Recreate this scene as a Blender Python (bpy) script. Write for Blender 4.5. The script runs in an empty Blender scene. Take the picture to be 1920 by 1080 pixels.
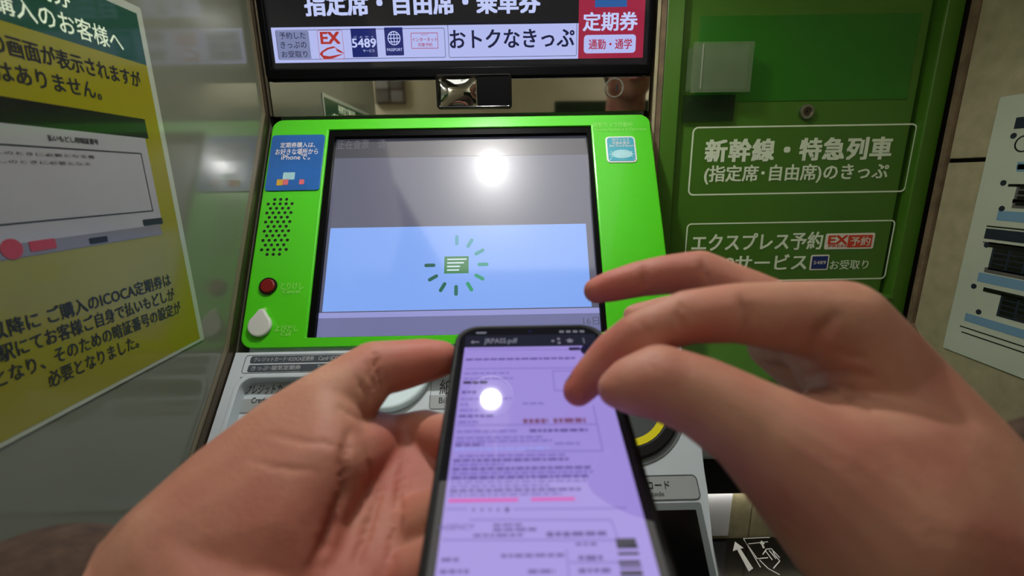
import bpy, bmesh, math, random
import numpy as np
from mathutils import Vector, Matrix
random.seed(4); rng = np.random.default_rng(4)
sc = bpy.context.scene; COL = sc.collection

# ---------------------------------------------------------------- camera, world, lights, exposure
F = 837.0                                   # focal length in pixels for a 1920 wide frame
RC = np.array([[0.9998, -0.0118, -0.0164], [0.0188, 0.2399, 0.9706], [0.0075, 0.9707, -0.24]])   # rows: right, up, forward
CAM = np.array([0, 0, 1.45])
cd = bpy.data.cameras.new('camera'); cam = bpy.data.objects.new('camera', cd); COL.objects.link(cam)
cd.sensor_width = 36; cd.lens = 36 * F / 1920; cd.clip_start = .01; cd.clip_end = 50
m3 = Matrix((RC[0], RC[1], -RC[2])).transposed()
cam.matrix_world = Matrix.Translation(CAM) @ m3.to_4x4()
cd.dof.use_dof = True; cd.dof.focus_distance = .58; cd.dof.aperture_fstop = 7.0
sc.camera = cam
sc.view_settings.view_transform = 'Standard'; sc.view_settings.look = 'None'
sc.view_settings.gamma = 1; sc.view_settings.use_curve_mapping = False
sc.view_settings.exposure = 0.0
w = bpy.data.worlds.new('world'); sc.world = w; w.use_nodes = True
w.node_tree.nodes['Background'].inputs[0].default_value = (.75, .8, .72, 1)
w.node_tree.nodes['Background'].inputs[1].default_value = .03
LAMPS = [(-.030, .401, 1.80, 1.9, .014), (-1.5, -2.38, 2.62, 12, .10), (1.5, -2.38, 2.62, 12, .10)]   # x, y, z, watts, radius

# ---------------------------------------------------------------- materials
def lin(c):
    return tuple(((v / 255) / 12.92 if v / 255 <= .04045 else ((v / 255 + .055) / 1.055) ** 2.4) for v in c)
def mat(name, rgb, rough=.5, metal=0, noise=.0, nscale=30, bump=0, bscale=200, coat=0, sss=0, alpha=1, trans=0, spec=.5, rvar=0):
    m = bpy.data.materials.new(name); m.use_nodes = True
    nt = m.node_tree; b = nt.nodes['Principled BSDF']; c = lin(rgb)
    b.inputs['Roughness'].default_value = rough; b.inputs['Metallic'].default_value = metal
    b.inputs['Coat Weight'].default_value = coat; b.inputs['Coat Roughness'].default_value = .06
    b.inputs['Specular IOR Level'].default_value = spec
    b.inputs['Alpha'].default_value = alpha; b.inputs['Transmission Weight'].default_value = trans
    if sss:
        b.inputs['Subsurface Weight'].default_value = sss
        b.inputs['Subsurface Radius'].default_value = (.006, .002, .001); b.inputs['Subsurface Scale'].default_value = 1
    tc = nt.nodes.new('ShaderNodeTexCoord')
    n = nt.nodes.new('ShaderNodeTexNoise'); n.inputs['Scale'].default_value = nscale; n.inputs['Detail'].default_value = 5
    nt.links.new(tc.outputs['Object'], n.inputs['Vector'])
    r = nt.nodes.new('ShaderNodeValToRGB')
    k = max(noise, .01)
    r.color_ramp.elements[0].position = .3; r.color_ramp.elements[1].position = .7
    r.color_ramp.elements[0].color = (*[x * (1 - k) for x in c], 1); r.color_ramp.elements[1].color = (*[min(1, x * (1 + k)) for x in c], 1)
    nt.links.new(n.outputs['Fac'], r.inputs[0]); nt.links.new(r.outputs[0], b.inputs['Base Color'])
    if rvar:
        mr = nt.nodes.new('ShaderNodeMapRange'); mr.inputs['To Min'].default_value = max(0, rough - rvar); mr.inputs['To Max'].default_value = rough + rvar
        nt.links.new(n.outputs['Fac'], mr.inputs['Value']); nt.links.new(mr.outputs[0], b.inputs['Roughness'])
    if bump:
        n2 = nt.nodes.new('ShaderNodeTexNoise'); n2.inputs['Scale'].default_value = bscale; n2.inputs['Detail'].default_value = 4
        nt.links.new(tc.outputs['Object'], n2.inputs['Vector'])
        bp = nt.nodes.new('ShaderNodeBump'); bp.inputs['Strength'].default_value = bump; bp.inputs['Distance'].default_value = .001
        nt.links.new(n2.outputs['Fac'], bp.inputs['Height']); nt.links.new(bp.outputs[0], b.inputs['Normal'])
    return m
def emat(name, rgb, strength=1.0, rough=.08, spec=.5):
    """a lit pixel area behind glass: emits its colour, glossy black surface"""
    m = bpy.data.materials.new(name); m.use_nodes = True
    b = m.node_tree.nodes['Principled BSDF']
    b.inputs['Base Color'].default_value = (.004, .004, .005, 1); b.inputs['Roughness'].default_value = rough
    b.inputs['Specular IOR Level'].default_value = spec
    b.inputs['Emission Color'].default_value = (*lin(rgb), 1); b.inputs['Emission Strength'].default_value = strength
    b.inputs['Coat Weight'].default_value = 1.0 if name[0] in 'st' else 0; b.inputs['Coat Roughness'].default_value = .36
    if name[:2] == 's_': b.inputs['Specular IOR Level'].default_value = 1.0
    if name[0] == 'p': b.inputs['Roughness'].default_value = .03; b.inputs['Specular IOR Level'].default_value = .6
    return m
M = {}
M['plate_green'] = mat('plate_green', (78, 206, 24), .28, noise=.03, nscale=8, bump=.02, coat=.25)
M['cab_green'] = mat('cab_green', (68, 114, 30), .38, noise=.08, nscale=5, bump=.03, coat=.15, rvar=.08)
M['film_green'] = mat('film_green', (38, 112, 24), .2, noise=.06, nscale=6, coat=.3)
M['light_green'] = mat('light_green', (150, 225, 110), .5)
M['grey_plastic'] = mat('grey_plastic', (196, 206, 212), .45, noise=.03, nscale=20, bump=.08, bscale=900)
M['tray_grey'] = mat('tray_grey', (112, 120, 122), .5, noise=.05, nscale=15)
M['label_grey'] = mat('label_grey', (158, 164, 164), .45, noise=.03)
M['line_dark'] = mat('line_dark', (70, 72, 74), .5)
M['black_gloss'] = mat('black_gloss', (9, 9, 10), .12, coat=.3)
M['black_cover'] = mat('black_cover', (8, 8, 9), .45, spec=.06)
M['black_matte'] = mat('black_matte', (14, 14, 14), .6, bump=.05)
M['black_rubber'] = mat('black_rubber', (11, 11, 13), .55, spec=.25)
M['mirror'] = mat('mirror', (226, 226, 218), .035, 1, noise=.02, nscale=4)
M['steel'] = mat('steel', (170, 168, 160), .3, 1, noise=.08, nscale=40)
M['dark_steel'] = mat('dark_steel', (92, 80, 64), .35, .8, noise=.25, nscale=25)
M['wall_panel'] = mat('wall_panel', (100, 102, 86), .13, noise=.06, nscale=3, bump=.015, bscale=9, coat=.4, rvar=.03)
M['wall_edge'] = mat('wall_edge', (112, 104, 84), .3, noise=.05)
M['tile_beige'] = mat('tile_beige', (172, 164, 130), .55, noise=.12, nscale=55, bump=.6, bscale=260)
M['grout'] = mat('grout', (40, 34, 24), .9)
M['caulk_brown'] = mat('caulk_brown', (118, 100, 76), .7, noise=.3, nscale=60)
M['cream_wall'] = mat('cream_wall', (236, 228, 200), .7, noise=.05, nscale=6)
M['ceiling'] = mat('ceiling_white', (225, 222, 210), .8, noise=.03)
M['soffit'] = mat('soffit', (70, 72, 64), .6, noise=.1)
M['floor'] = mat('floor_grey', (150, 146, 132), .5, noise=.12, nscale=12)
M['yellow_print'] = mat('yellow_print', (120, 115, 6), .25, noise=.04, nscale=10, coat=.2)
M['green_print'] = mat('green_print', (10, 62, 32), .22, noise=.04, coat=.5)
M['laminate'] = mat('laminate', (150, 156, 136), .16, noise=.03, coat=.5)
M['ink'] = mat('ink', (18, 18, 14), .4)
M['black_print'] = mat('black_print', (22, 20, 18), .22, coat=.5)
M['print_white'] = mat('print_white', (140, 138, 138), .25, noise=.02, coat=.5)
M['print_grey'] = mat('print_grey', (104, 100, 98), .25, coat=.5)
M['print_red'] = mat('print_red', (150, 40, 34), .3, coat=.3)
M['print_blue'] = mat('print_blue', (120, 160, 188), .35)
M['print_navy'] = mat('print_navy', (36, 44, 56), .4)
M['paper_pale'] = mat('paper_pale', (198, 206, 186), .25, noise=.04, nscale=9, coat=.4)
M['lettering_white'] = mat('lettering_white', (222, 236, 206), .5)
M['white'] = mat('white_paint', (228, 230, 228), .4)
M['grey_text'] = mat('grey_text', (176, 180, 182), .5)
M['bar_dark'] = mat('bar_dark', (62, 70, 78), .4)
M['pill_navy'] = mat('pill_navy', (26, 44, 110), .35)
M['pill_red'] = mat('pill_red', (205, 66, 34), .35)
M['pill_white'] = mat('pill_white', (226, 222, 206), .35)
M['sticker_blue'] = mat('sticker_blue', (16, 96, 178), .18, noise=.15, nscale=18, coat=.6)
M['sticker_cyan'] = mat('sticker_cyan', (60, 168, 190), .25, noise=.06, coat=.5)
M['sticker_pale'] = mat('sticker_pale', (170, 218, 226), .3, noise=.1, nscale=60)
M['red_button'] = mat('red_button', (120, 12, 10), .25, coat=.6)
M['pale_button'] = mat('pale_button', (205, 208, 200), .35, coat=.3)
M['dome'] = mat('dome', (222, 240, 244), .15, noise=.03, coat=.6)
M['ring_yellow'] = mat('ring_yellow', (236, 222, 20), .35)
M['ring_grey'] = mat('ring_grey', (70, 76, 76), .35, coat=.4)
M['clear'] = mat('clear_tape', (130, 150, 115), .22, noise=.12, nscale=60, alpha=.3, coat=.5, bump=.6, bscale=50)
M['amber'] = mat('amber', (214, 170, 60), .4)
M['pink'] = mat('pink', (220, 110, 120), .4)
M['white_glass'] = mat('white_glass', (205, 210, 208), .04, 1)
M['white_card'] = mat('white_card', (236, 238, 244), .5)
# screens
E = {}
for n, c in dict(d_white=(176, 184, 236), d_black=(22, 22, 24), d_greybox=(120, 128, 168), d_navy=(26, 36, 104), d_red=(150, 34, 62), d_logored=(168, 50, 46),
                 d_text=(22, 26, 60), d_blue=(40, 88, 150), d_pink=(205, 120, 170), d_crim=(165, 30, 60), d_kan=(190, 200, 244),
                 s_head=(52, 52, 64), s_mid=(84, 86, 108), s_low=(150, 152, 212), s_foot=(112, 114, 158), s_dialog=(128, 168, 244), s_green=(26, 120, 66), s_htext=(92, 92, 100),
                 s_white=(206, 226, 236), p_status=(14, 14, 18), p_bar=(30, 32, 46), p_page=(156, 138, 214), p_ink=(92, 76, 146), p_ink2=(122, 106, 184), p_line=(122, 104, 182),
                 p_icon=(120, 122, 136), p_red=(120, 78, 120), p_pink=(206, 70, 170), p_dark=(26, 24, 50), p_blue=(150, 156, 232), p_rose=(178, 134, 208)).items():
    E[n] = emat(n, c)
for i, a in enumerate((.35, .42, .5, .6, .72, .82, .92, 1, 1, 1)):
    c = [128 * (1 - a) + 24 * a, 168 * (1 - a) + (125 - 4 * i if i > 5 else 150) * a, 244 * (1 - a) + (78) * a]
    E['tick%d' % i] = emat('tick%d' % i, c)
def skinmat():
    m = mat('skin', (186, 136, 112), .55, noise=.1, nscale=45, bump=.22, bscale=420, sss=.2, spec=.3)
    nt = m.node_tree; b = nt.nodes['Principled BSDF']
    tc = nt.nodes['Texture Coordinate']
    n = nt.nodes.new('ShaderNodeTexNoise'); n.inputs['Scale'].default_value = 26; n.inputs['Detail'].default_value = 3
    nt.links.new(tc.outputs['Object'], n.inputs['Vector'])
    r = nt.nodes.new('ShaderNodeValToRGB')
    r.color_ramp.elements[0].position = .36; r.color_ramp.elements[1].position = .66
    r.color_ramp.elements[0].color = (*lin((190, 142, 118)), 1); r.color_ramp.elements[1].color = (*lin((174, 112, 96)), 1)
    at = nt.nodes.new('ShaderNodeAttribute'); at.attribute_name = 'blush_shade'; at.attribute_type = 'GEOMETRY'
    mx = nt.nodes.new('ShaderNodeMix'); mx.data_type = 'RGBA'; mx.inputs['B'].default_value = (*lin((172, 76, 66)), 1)
    nt.links.new(at.outputs['Fac'], mx.inputs['Factor'])
    nt.links.new(n.outputs['Fac'], r.inputs[0]); nt.links.new(r.outputs[0], mx.inputs['A']); nt.links.new(mx.outputs['Result'], b.inputs['Base Color'])
    # fine skin lines in the relief
    bp = [x for x in nt.nodes if x.type == 'BUMP'][0]
    v = nt.nodes.new('ShaderNodeTexVoronoi'); v.inputs['Scale'].default_value = 520; v.feature = 'DISTANCE_TO_EDGE'
    nt.links.new(tc.outputs['Object'], v.inputs['Vector'])
    bp2 = nt.nodes.new('ShaderNodeBump'); bp2.inputs['Strength'].default_value = .12; bp2.inputs['Distance'].default_value = .0006
    nt.links.new(v.outputs['Distance'], bp2.inputs['Height']); nt.links.new(bp.outputs[0], bp2.inputs['Normal']); nt.links.new(bp2.outputs[0], b.inputs['Normal'])
    return m
M['skin'] = skinmat()
M['nail'] = mat('nail', (214, 164, 146), .25, coat=.4)
M['jacket_brown'] = mat('jacket_brown', (70, 52, 40), .9, noise=.35, nscale=160, bump=1, bscale=500)
M['cuff_black'] = mat('cuff_black', (24, 22, 24), .85, bump=.6, bscale=500)
M['hair'] = mat('hair', (26, 20, 18), .5, noise=.3, nscale=90)
M['lips'] = mat('lips', (168, 92, 84), .45)
M['eye'] = mat('eye', (30, 24, 22), .2)

# ---------------------------------------------------------------- geometry helpers
def ray(px, py): return RC.T @ np.array([(px - 960) / F, -(py - 540) / F, 1.0])
def at(px, py, d): return CAM + ray(px, py) * d
class Plane:
    """a flat face of the place: origin o, axes u and v in it, normal n towards the viewer"""
    def __init__(s, o, u, v):
        s.o = np.array(o, float); s.u = np.array(u, float); s.v = np.array(v, float)
        s.u /= np.linalg.norm(s.u); s.v /= np.linalg.norm(s.v); s.n = np.cross(s.u, s.v)
    def uv(s, px, py):
        r = ray(px, py); p = CAM + r * (s.n @ (s.o - CAM)) / (s.n @ r) - s.o
        return (p @ s.u, p @ s.v)
    def w(s, u, v, h=0): return s.o + s.u * u + s.v * v + s.n * h
    def sub(s, u, v, h=0): return Plane(s.w(u, v, h), s.u, s.v)
ROOT = {}
def empty(name, loc, label, cat, group=None):
    o = bpy.data.objects.new(name, None); COL.objects.link(o); o.location = loc; o.empty_display_size = .02
    o['label'] = label; o['category'] = cat
    if group: o['group'] = group
    ROOT[o.name] = np.array(loc, float); return o
def build(name, bm, m, parent=None, smooth=False, bevel=0, label=None, kind=None, origin=None):
    """link a bmesh given in world coordinates as one object"""
    bmesh.ops.recalc_face_normals(bm, faces=bm.faces)
    off = ROOT[parent.name] if parent else (np.array(origin, float) if origin is not None else np.zeros(3))
    bmesh.ops.translate(bm, verts=bm.verts, vec=Vector(-off))
    me = bpy.data.meshes.new(name); bm.to_mesh(me); bm.free()
    for p in me.polygons: p.use_smooth = smooth
    me.materials.append(m)
    o = bpy.data.objects.new(name, me); COL.objects.link(o)
    if parent: o.parent = parent
    elif origin is not None: o.location = origin
    ROOT[o.name] = off
    if bevel:
        b = o.modifiers.new('bevel', 'BEVEL'); b.width = bevel; b.segments = 2; b.limit_method = 'ANGLE'; b.angle_limit = math.radians(40)
        if smooth is False:
            for p in me.polygons: p.use_smooth = False
    if label: o['label'] = label
    if kind: o['kind'] = kind
    return o
def tag(o, label, cat, group=None):
    o['label'] = label; o['category'] = cat
    if group: o['group'] = group
    return o
def rr(u0, v0, u1, v1, r=0, n=6):
    u0, u1 = sorted((u0, u1)); v0, v1 = sorted((v0, v1))
    if r <= 0: return [(u0, v0), (u1, v0), (u1, v1), (u0, v1)]
    P = []
    for cx, cy, a in ((u1 - r, v1 - r, 0), (u0 + r, v1 - r, 90), (u0 + r, v0 + r, 180), (u1 - r, v0 + r, 270)):
        for k in range(n + 1):
            t = math.radians(a + 90 * k / n); P.append((cx + r * math.cos(t), cy + r * math.sin(t)))
    return P
def prism(pl, pts, h0, h1, bm=None):
    bm = bm or bmesh.new()
    a = [bm.verts.new(pl.w(u, v, h0)) for u, v in pts]; b = [bm.verts.new(pl.w(u, v, h1)) for u, v in pts]
    bm.faces.new(a[::-1]); bm.faces.new(b)
    for i in range(len(pts)):
        j = (i + 1) % len(pts); bm.faces.new((a[i], a[j], b[j], b[i]))
    return bm
def ring(pl, outer, inner, h0, h1, bm=None):
    bm = bm or bmesh.new(); n = len(outer)
    L = [[bm.verts.new(pl.w(u, v, h)) for u, v in P] for P, h in ((outer, h0), (outer, h1), (inner, h1), (inner, h0))]
    for k in range(4):
        A, B = L[k], L[(k + 1) % 4]
        for i in range(n):
            j = (i + 1) % n; bm.faces.new((A[i], A[j], B[j], B[i]))
    return bm
def circ(u, v, r, n=28): return [(u + r * math.cos(2 * math.pi * k / n), v + r * math.sin(2 * math.pi * k / n)) for k in range(n)]
def box(x0, y0, z0, x1, y1, z1, bm=None):
    return prism(Plane((0, 0, 0), (1, 0, 0), (0, 1, 0)), rr(x0, y0, x1, y1), z0, z1, bm)
def rect(pl, a, b):
    """pixel corners -> u0, v0, u1, v1 on the plane"""
    (u0, v0), (u1, v1) = pl.uv(*a), pl.uv(*b)
    return min(u0, u1), min(v0, v1), max(u0, u1), max(v0, v1)
_tc = {}
def glyphs(s, off, sp=1.0):
    k = (s, off, sp)
    if k not in _tc:
        c = bpy.data.curves.new('t', 'FONT'); c.body = s; c.offset = off; c.resolution_u = 2; c.space_character = sp
        o = bpy.data.objects.new('t', c); me = bpy.data.meshes.new_from_object(o)
        V = np.array([v.co[:2] for v in me.vertices]); Fc = [tuple(p.vertices) for p in me.polygons]
        bpy.data.objects.remove(o); bpy.data.curves.remove(c); bpy.data.meshes.remove(me)
        _tc[k] = (V, Fc)
    return _tc[k]
def text(pl, s, R4, m, parent, h=.0004, off=.0, sp=1.0, name='lettering', flip=False, bm=None):
    """lettering fitted to a u,v rectangle, standing h proud of the plane"""
    V, Fc = glyphs(s, 0, sp); u0, v0, u1, v1 = R4
    lo, hi = V.min(0), V.max(0); Q = (V - lo) / (hi - lo)
    own = bm is None; bm = bm or bmesh.new()
    k = (v1 - v0) / (hi - lo)[1] * off * .8      # stroke weight added by laying shifted copies over each other
    for n_, (ox, oy) in enumerate([(0, 0)] if off < .004 else [(-k, -k * .6), (k, -k * .6), (-k, k * .6), (k, k * .6)] + ([(0, 0)] if off > .03 else [])):
        vs = [bm.verts.new(pl.w(u0 + q[0] * (u1 - u0) + ox, v0 + q[1] * (v1 - v0) + oy, h + n_ * 1e-5)) for q in Q]
        for f in Fc:
            try: bm.faces.new([vs[i] for i in f])
            except ValueError: pass
    return finish(name, bm, m, parent) if own else bm
def finish(name, bm, m, parent, kind=None):
    off = ROOT[parent.name]
    bmesh.ops.translate(bm, verts=bm.verts, vec=Vector(-off)); me = bpy.data.meshes.new(name); bm.to_mesh(me); bm.free(); me.materials.append(m)
    o = bpy.data.objects.new(name, me); COL.objects.link(o); o.parent = parent; ROOT[o.name] = off
    if kind: o['kind'] = kind
    return o
def patch(pl, R4, m, parent, name, h0=0, h1=.0003, r=0, **k):
    return build(name, prism(pl, rr(*R4, r), h0, h1), m, parent, **k)
def outline(pl, R4, m, parent, t, r, name='outline', h0=0, h1=.0004, **k):
    u0, v0, u1, v1 = R4
    return build(name, ring(pl, rr(u0, v0, u1, v1, r), rr(u0 + t, v0 + t, u1 - t, v1 - t, max(r - t, 1e-4)), h0, h1), m, parent, **k)
def struct(name, bm, m, parent=None, **k):
    return build(name, bm, m, parent, kind=None if parent else 'structure', **k)

# ---------------------------------------------------------------- the planes of the place
YD = .6049
XL, XR = -.300, .567
D = Plane((0, YD, 1.5275), (1, 0, 0), (0, 0, 1))                       # upright front of the machine and cabinet
c30, s30 = math.cos(math.radians(30)), math.sin(math.radians(30))
G = Plane((0, .6049, 1.5275), (1, 0, 0), (0, s30, c30))                # green control panel, leaning back 30 degrees
vbot = G.uv(447, 655)[1]
bo = G.w(0, vbot)
c45 = math.sqrt(.5)
K = Plane(bo, (1, 0, 0), (0, c45, c45))                                # grey console below it, leaning back 45 degrees
LW = Plane((XL, 0, 0), (0, 1, 0), (0, 0, 1))                           # left wall, facing +x
RW = Plane((XR, 0, 0), (0, -1, 0), (0, 0, 1))                          # right wall, facing -x

# ---------------------------------------------------------------- the setting
struct('floor', box(-2.6, -2.6, -.05, 2.6, .9, 0), M['floor'])
struct('ceiling', box(-2.6, -2.6, 2.62, 2.6, -.62, 2.67), M['ceiling'])
struct('ceiling_low', box(-2.6, -.62, 2.15, 2.6, .9, 2.67), M['ceiling'])
lp_ = empty('added_glow_panel', (.30, .0, 2.15), 'flat glowing panel added to the ceiling for the touch screen to reflect', 'added light')  # added glow standing in for the bright ceiling mirrored in the touch screen
C0 = Plane((0, 0, 2.15), (1, 0, 0), (0, -1, 0))
build('panel_frame', ring(C0, rr(-.42, -.42, .37, .22), rr(-.40, -.40, .35, .20), 0, .008), M['white'], lp_)
build('diffuser', prism(C0, rr(-.40, -.40, .35, .20), .0, .004), emat('panel_glow', (255, 250, 240), 1.5), lp_)
# darker soffit panel along the left side of the low ceiling
struct('trim_6', prism(Plane((0, 0, 0), (1, 0, 0), (0, 1, 0)), [(-.411, .40), (-.252, -.10), (-.10, -.6), (-.9, -.6), (-.9, .40)], 2.128, 2.151), M['soffit'])
struct('wall_back', box(-2.6, -2.65, 0, 2.6, -2.6, 2.62), M['cream_wall'])
struct('wall_far_left', box(-2.65, -2.6, 0, -2.6, .9, 2.62), M['cream_wall'])
struct('wall_far_right', box(2.6, -2.6, 0, 2.65, .9, 2.62), M['cream_wall'])
struct('wall_front', box(-2.6, .82, 0, 2.6, .9, 2.62), M['cream_wall'])
_r = ray(703, 168); wl_end = 2 * YD - XL / _r[0] * _r[1]
struct('wall_left', box(XL - .04, wl_end, 0, XL, .72, 2.02), M['wall_panel'], bevel=.003)
wr = struct('wall_right', box(XR + .012, -.35, 0, XR + .06, .72, 2.4), M['grout'])
# large beige wall tiles with a recessed joint
jz = RW.uv(1800, 301)[1]
for zi, (z0, z1) in enumerate(((jz - .60, jz - .302), (jz - .299, jz - .0025), (jz + .0025, jz + .297), (jz + .300, jz + .6))):
    for y0, y1 in ((-.345, .095), (.098, .588)):
        struct('tile', box(XR, y0, z0, XR + .014, y1, z1), M['tile_beige'], wr, bevel=.0012)
# trim beside the machine following its profile, on the left wall and on the right wall
def profile_bar(pts, x0, x1, t, m, name, parent=None):
    """a flat bar following (y, z) points, between x0 and x1, t thick towards the viewer"""
    bm = bmesh.new(); rows = []
    for i, (y, z) in enumerate(pts):
        a = np.array(pts[max(i - 1, 0)]); b = np.array(pts[min(i + 1, len(pts) - 1)]); d = (b - a) / np.linalg.norm(b - a)
        nrm = np.array([d[1], -d[0]])
        if nrm[0] > 0: nrm = -nrm
        q = np.array((y, z)) + nrm * t
        rows.append([bm.verts.new(v) for v in ((x0, y, z), (x1, y, z), (x1, q[0], q[1]), (x0, q[0], q[1]))])
    for A, B in zip(rows, rows[1:]):
        for k in range(4): bm.faces.new((A[k], A[(k + 1) % 4], B[(k + 1) % 4], B[k]))
    bm.faces.new(rows[0]); bm.faces.new(rows[-1][::-1])
    return struct(name, bm, m, parent)
prof = [(.609, 1.98), (.607, 1.53), (.459, 1.272), (.25, 1.063), (.25, .2)]
profile_bar(prof, XL + .0002, XL + .0022, .012, M['dark_steel'], 'trim_1')
profile_bar([(y, z) for y, z in prof], XL - .0015, XL + .0012, .0165, M['wall_edge'], 'trim_2')
struct('trim_3', box(.1868, .604, .3, .1985, .70, 2.0), M['caulk_brown'])
struct('trim_4', box(.1868, .6025, .3, .1905, .606, 2.0), M['tile_beige'])
profile_bar([(.597, 2.35), (.597, 1.243), (.538, 1.178), (.535, .9)], XR - .004, XR + .003, .008, M['caulk_brown'], 'trim_5')

# ---------------------------------------------------------------- ticket machine
tm = empty('ticket_machine', (-.055, .66, 0), 'ticket vending machine with a bright green sloped control panel under a lit sign', 'ticket machine')
X0, X1 = -.2944, .1835
def yz_prism(pts, x0, x1):
    return prism(Plane((0, 0, 0), (0, 1, 0), (0, 0, 1)), pts, x0, x1)
kb = K.w(0, -.30)
build('housing', yz_prism([(YD + .012, 1.97), (YD + .012, 1.5275), (bo[1] + .012, bo[2] - .006), (kb[1] + .012, kb[2] - .012), (kb[1] + .012, .05), (.80, .05), (.80, 1.97)], X0 + .003, X1 - .003), M['grey_plastic'], tm, bevel=.002)
# lit sign above
sg = build('sign_bezel', ring(D, rr(X0 + .001, D.uv(505, 151)[1], .1815, .44, .006), rr(D.uv(508, 52)[0] - .004, D.uv(519, 133)[1], .1775, .425, .003), -.004, .006), M['black_cover'], tm, bevel=.001)
build('sign_edge', box(X0 - .0022, YD - .003, 1.53, X0 + .0008, YD + .004, 1.96), M['steel'], tm)
wp = rect(D, (508, 52), (1084, 110)); rp = rect(D, (1085.5, 8), (1205, 107)); 
disp = patch(D, (wp[0] - .004, wp[1] - .006, .178, .43), E['d_black'], tm, 'sign_screen', -.006, 0)
vT = D.uv(560, -60)[1]
patch(D, wp, E['d_white'], disp, 'panel', .0001, .0003)
patch(D, (rp[0], wp[1], rp[2], .16), E['d_red'], disp, 'panel', .0001, .0003)
h1 = .0006
text(D, '指定席・自由席・乗車券', rect(D, (569, -16), (1012, 24)), E['d_kan'], disp, h1, .045)
text(D, '定期券', rect(D, (1094, 24), (1194, 57)), E['d_kan'], disp, h1, .035)
patch(D, rect(D, (1116, -14), (1175, 13)), E['d_blue'], disp, 'picture', .0003, .0006)
patch(D, rect(D, (1095, 66), (1191, 99)), E['d_white'], disp, 'pill', .0003, .0005, .004)
text(D, '通勤・通学', rect(D, (1104, 74), (1184, 92)), E['d_crim'], disp, .0009, .02)
b1 = rect(D, (516, 57), (836, 108)); outline(D, b1, E['d_text'], disp, .0005, .002, h0=.0003, h1=.0005)
outline(D, rect(D, (839, 43), (1081, 105)), E['d_text'], disp, .0005, .002, h0=.0003, h1=.0005)
gb = rect(D, (517, 58), (585, 117)); gb = (gb[0], b1[1] + .001, gb[2], b1[3] - .001); patch(D, gb, E['d_greybox'], disp, 'label_box', .0003, .0005, .001)
hh = (gb[3] - gb[1]) / 3
for i, s in enumerate(('予約した', 'きっぷの', 'お受取り')):
    text(D, s, (gb[0] + .004, gb[3] - hh * (i + .86), gb[2] - .004, gb[3] - hh * (i + .14)), E['d_text'], disp, .0009, .008)
text(D, 'おトクなきっぷ', rect(D, (843, 57), (1076, 88)), E['d_text'], disp, .0009, .025)
# small emblems in the sign
e = rect(D, (594, 57), (647, 111)); patch(D, e, E['d_white'], disp, 'emblem', .0003, .0005, .003); outline(D, e, E['d_logored'], disp, .0004, .003, h0=.0005, h1=.0006)
text(D, 'EX', rect(D, (601, 61), (638, 82)), E['d_logored'], disp, .0009, .05)
def pxpoly(pl, pts, h0, h1, bm=None): return prism(pl, [pl.uv(*p) for p in pts], h0, h1, bm)
build('train_mark', pxpoly(D, [(600, 102), (603, 97), (614, 90), (626, 87), (646, 100), (628, 90), (616, 93), (606, 99), (606, 104), (618, 106), (646, 101), (624, 110), (608, 111)], .0005, .0009), E['d_logored'], disp)
build('train_mark', pxpoly(D, [(630, 92), (640, 96), (646, 100), (638, 99), (632, 96)], .0005, .0009), E['d_logored'], disp)
e = rect(D, (657, 54), (709, 107)); patch(D, e, E['d_navy'], disp, 'emblem', .0003, .0005, .0005)
text(D, '5489', rect(D, (660, 73), (706, 89)), E['d_kan'], disp, .0009, .03); text(D, 'サービス', rect(D, (681, 93), (703, 98)), E['d_kan'], disp, .0009, .01); text(D, 'ご よ や く', rect(D, (663, 68), (701, 71)), E['d_kan'], disp, .0009)
e = rect(D, (720, 52), (758, 104)); patch(D, e, E['d_navy'], disp, 'emblem', .0003, .0005, .001)
gu, gv = D.uv(739, 72); gr = .0078
bm = ring(D, circ(gu, gv, gr), circ(gu, gv, gr - .0009), .0005, .0009)
for k in (-.5, 0, .5):
    hw = gr * math.sqrt(1 - k * k); prism(D, rr(gu - hw, gv + gr * k - .0004, gu + hw, gv + gr * k + .0004), .0005, .0009, bm)
for k in (.0, .5):
    el = lambda a: [(gu + (gr * k + a) * math.cos(t), gv + gr * math.sin(t)) for t in [2 * math.pi * i / 24 for i in range(24)]]
    ring(D, el(.0004), el(-.0004) , .0005, .0009, bm)
build('globe_mark', bm, E['d_kan'], disp)
text(D, 'PASSPORT', rect(D, (726, 91), (755, 96)), E['d_kan'], disp, .0009, .01)
e = rect(D, (770, 62), (822, 91)); outline(D, e, E['d_crim'], disp, .0006, .0003, h0=.0003, h1=.0006); patch(D, e, E['d_white'], disp, 'emblem', .0001, .0004)
text(D, 'インターネット', rect(D, (773, 71), (820, 78)), E['d_crim'], disp, .0009, .01); text(D, '列車予約', rect(D, (784, 81), (811, 88)), E['d_crim'], disp, .0009, .01); text(D, 'JR西日本', rect(D, (789, 64), (803, 67)), E['d_crim'], disp, .0009)
# mirror strip, camera window, lock
ms = rect(D, (507, 153), (1216, 203)); mp = build('mirror_strip', prism(D, rr(X0 + .002, .0015, .1815, ms[3] - .001, .001), -.004, .0035), M['mirror'], tm, bevel=.0008)
cw = rect(D, (818, 143), (960, 204))
cf = build('camera_surround', ring(D, rr(*cw, .004), rr(cw[0] + .003, cw[1] + .003, cw[2] - .003, cw[3] - .002, .002), .0035, .0085), M['black_gloss'], tm, bevel=.0008)
mid = D.uv(894, 170)[0]
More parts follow.
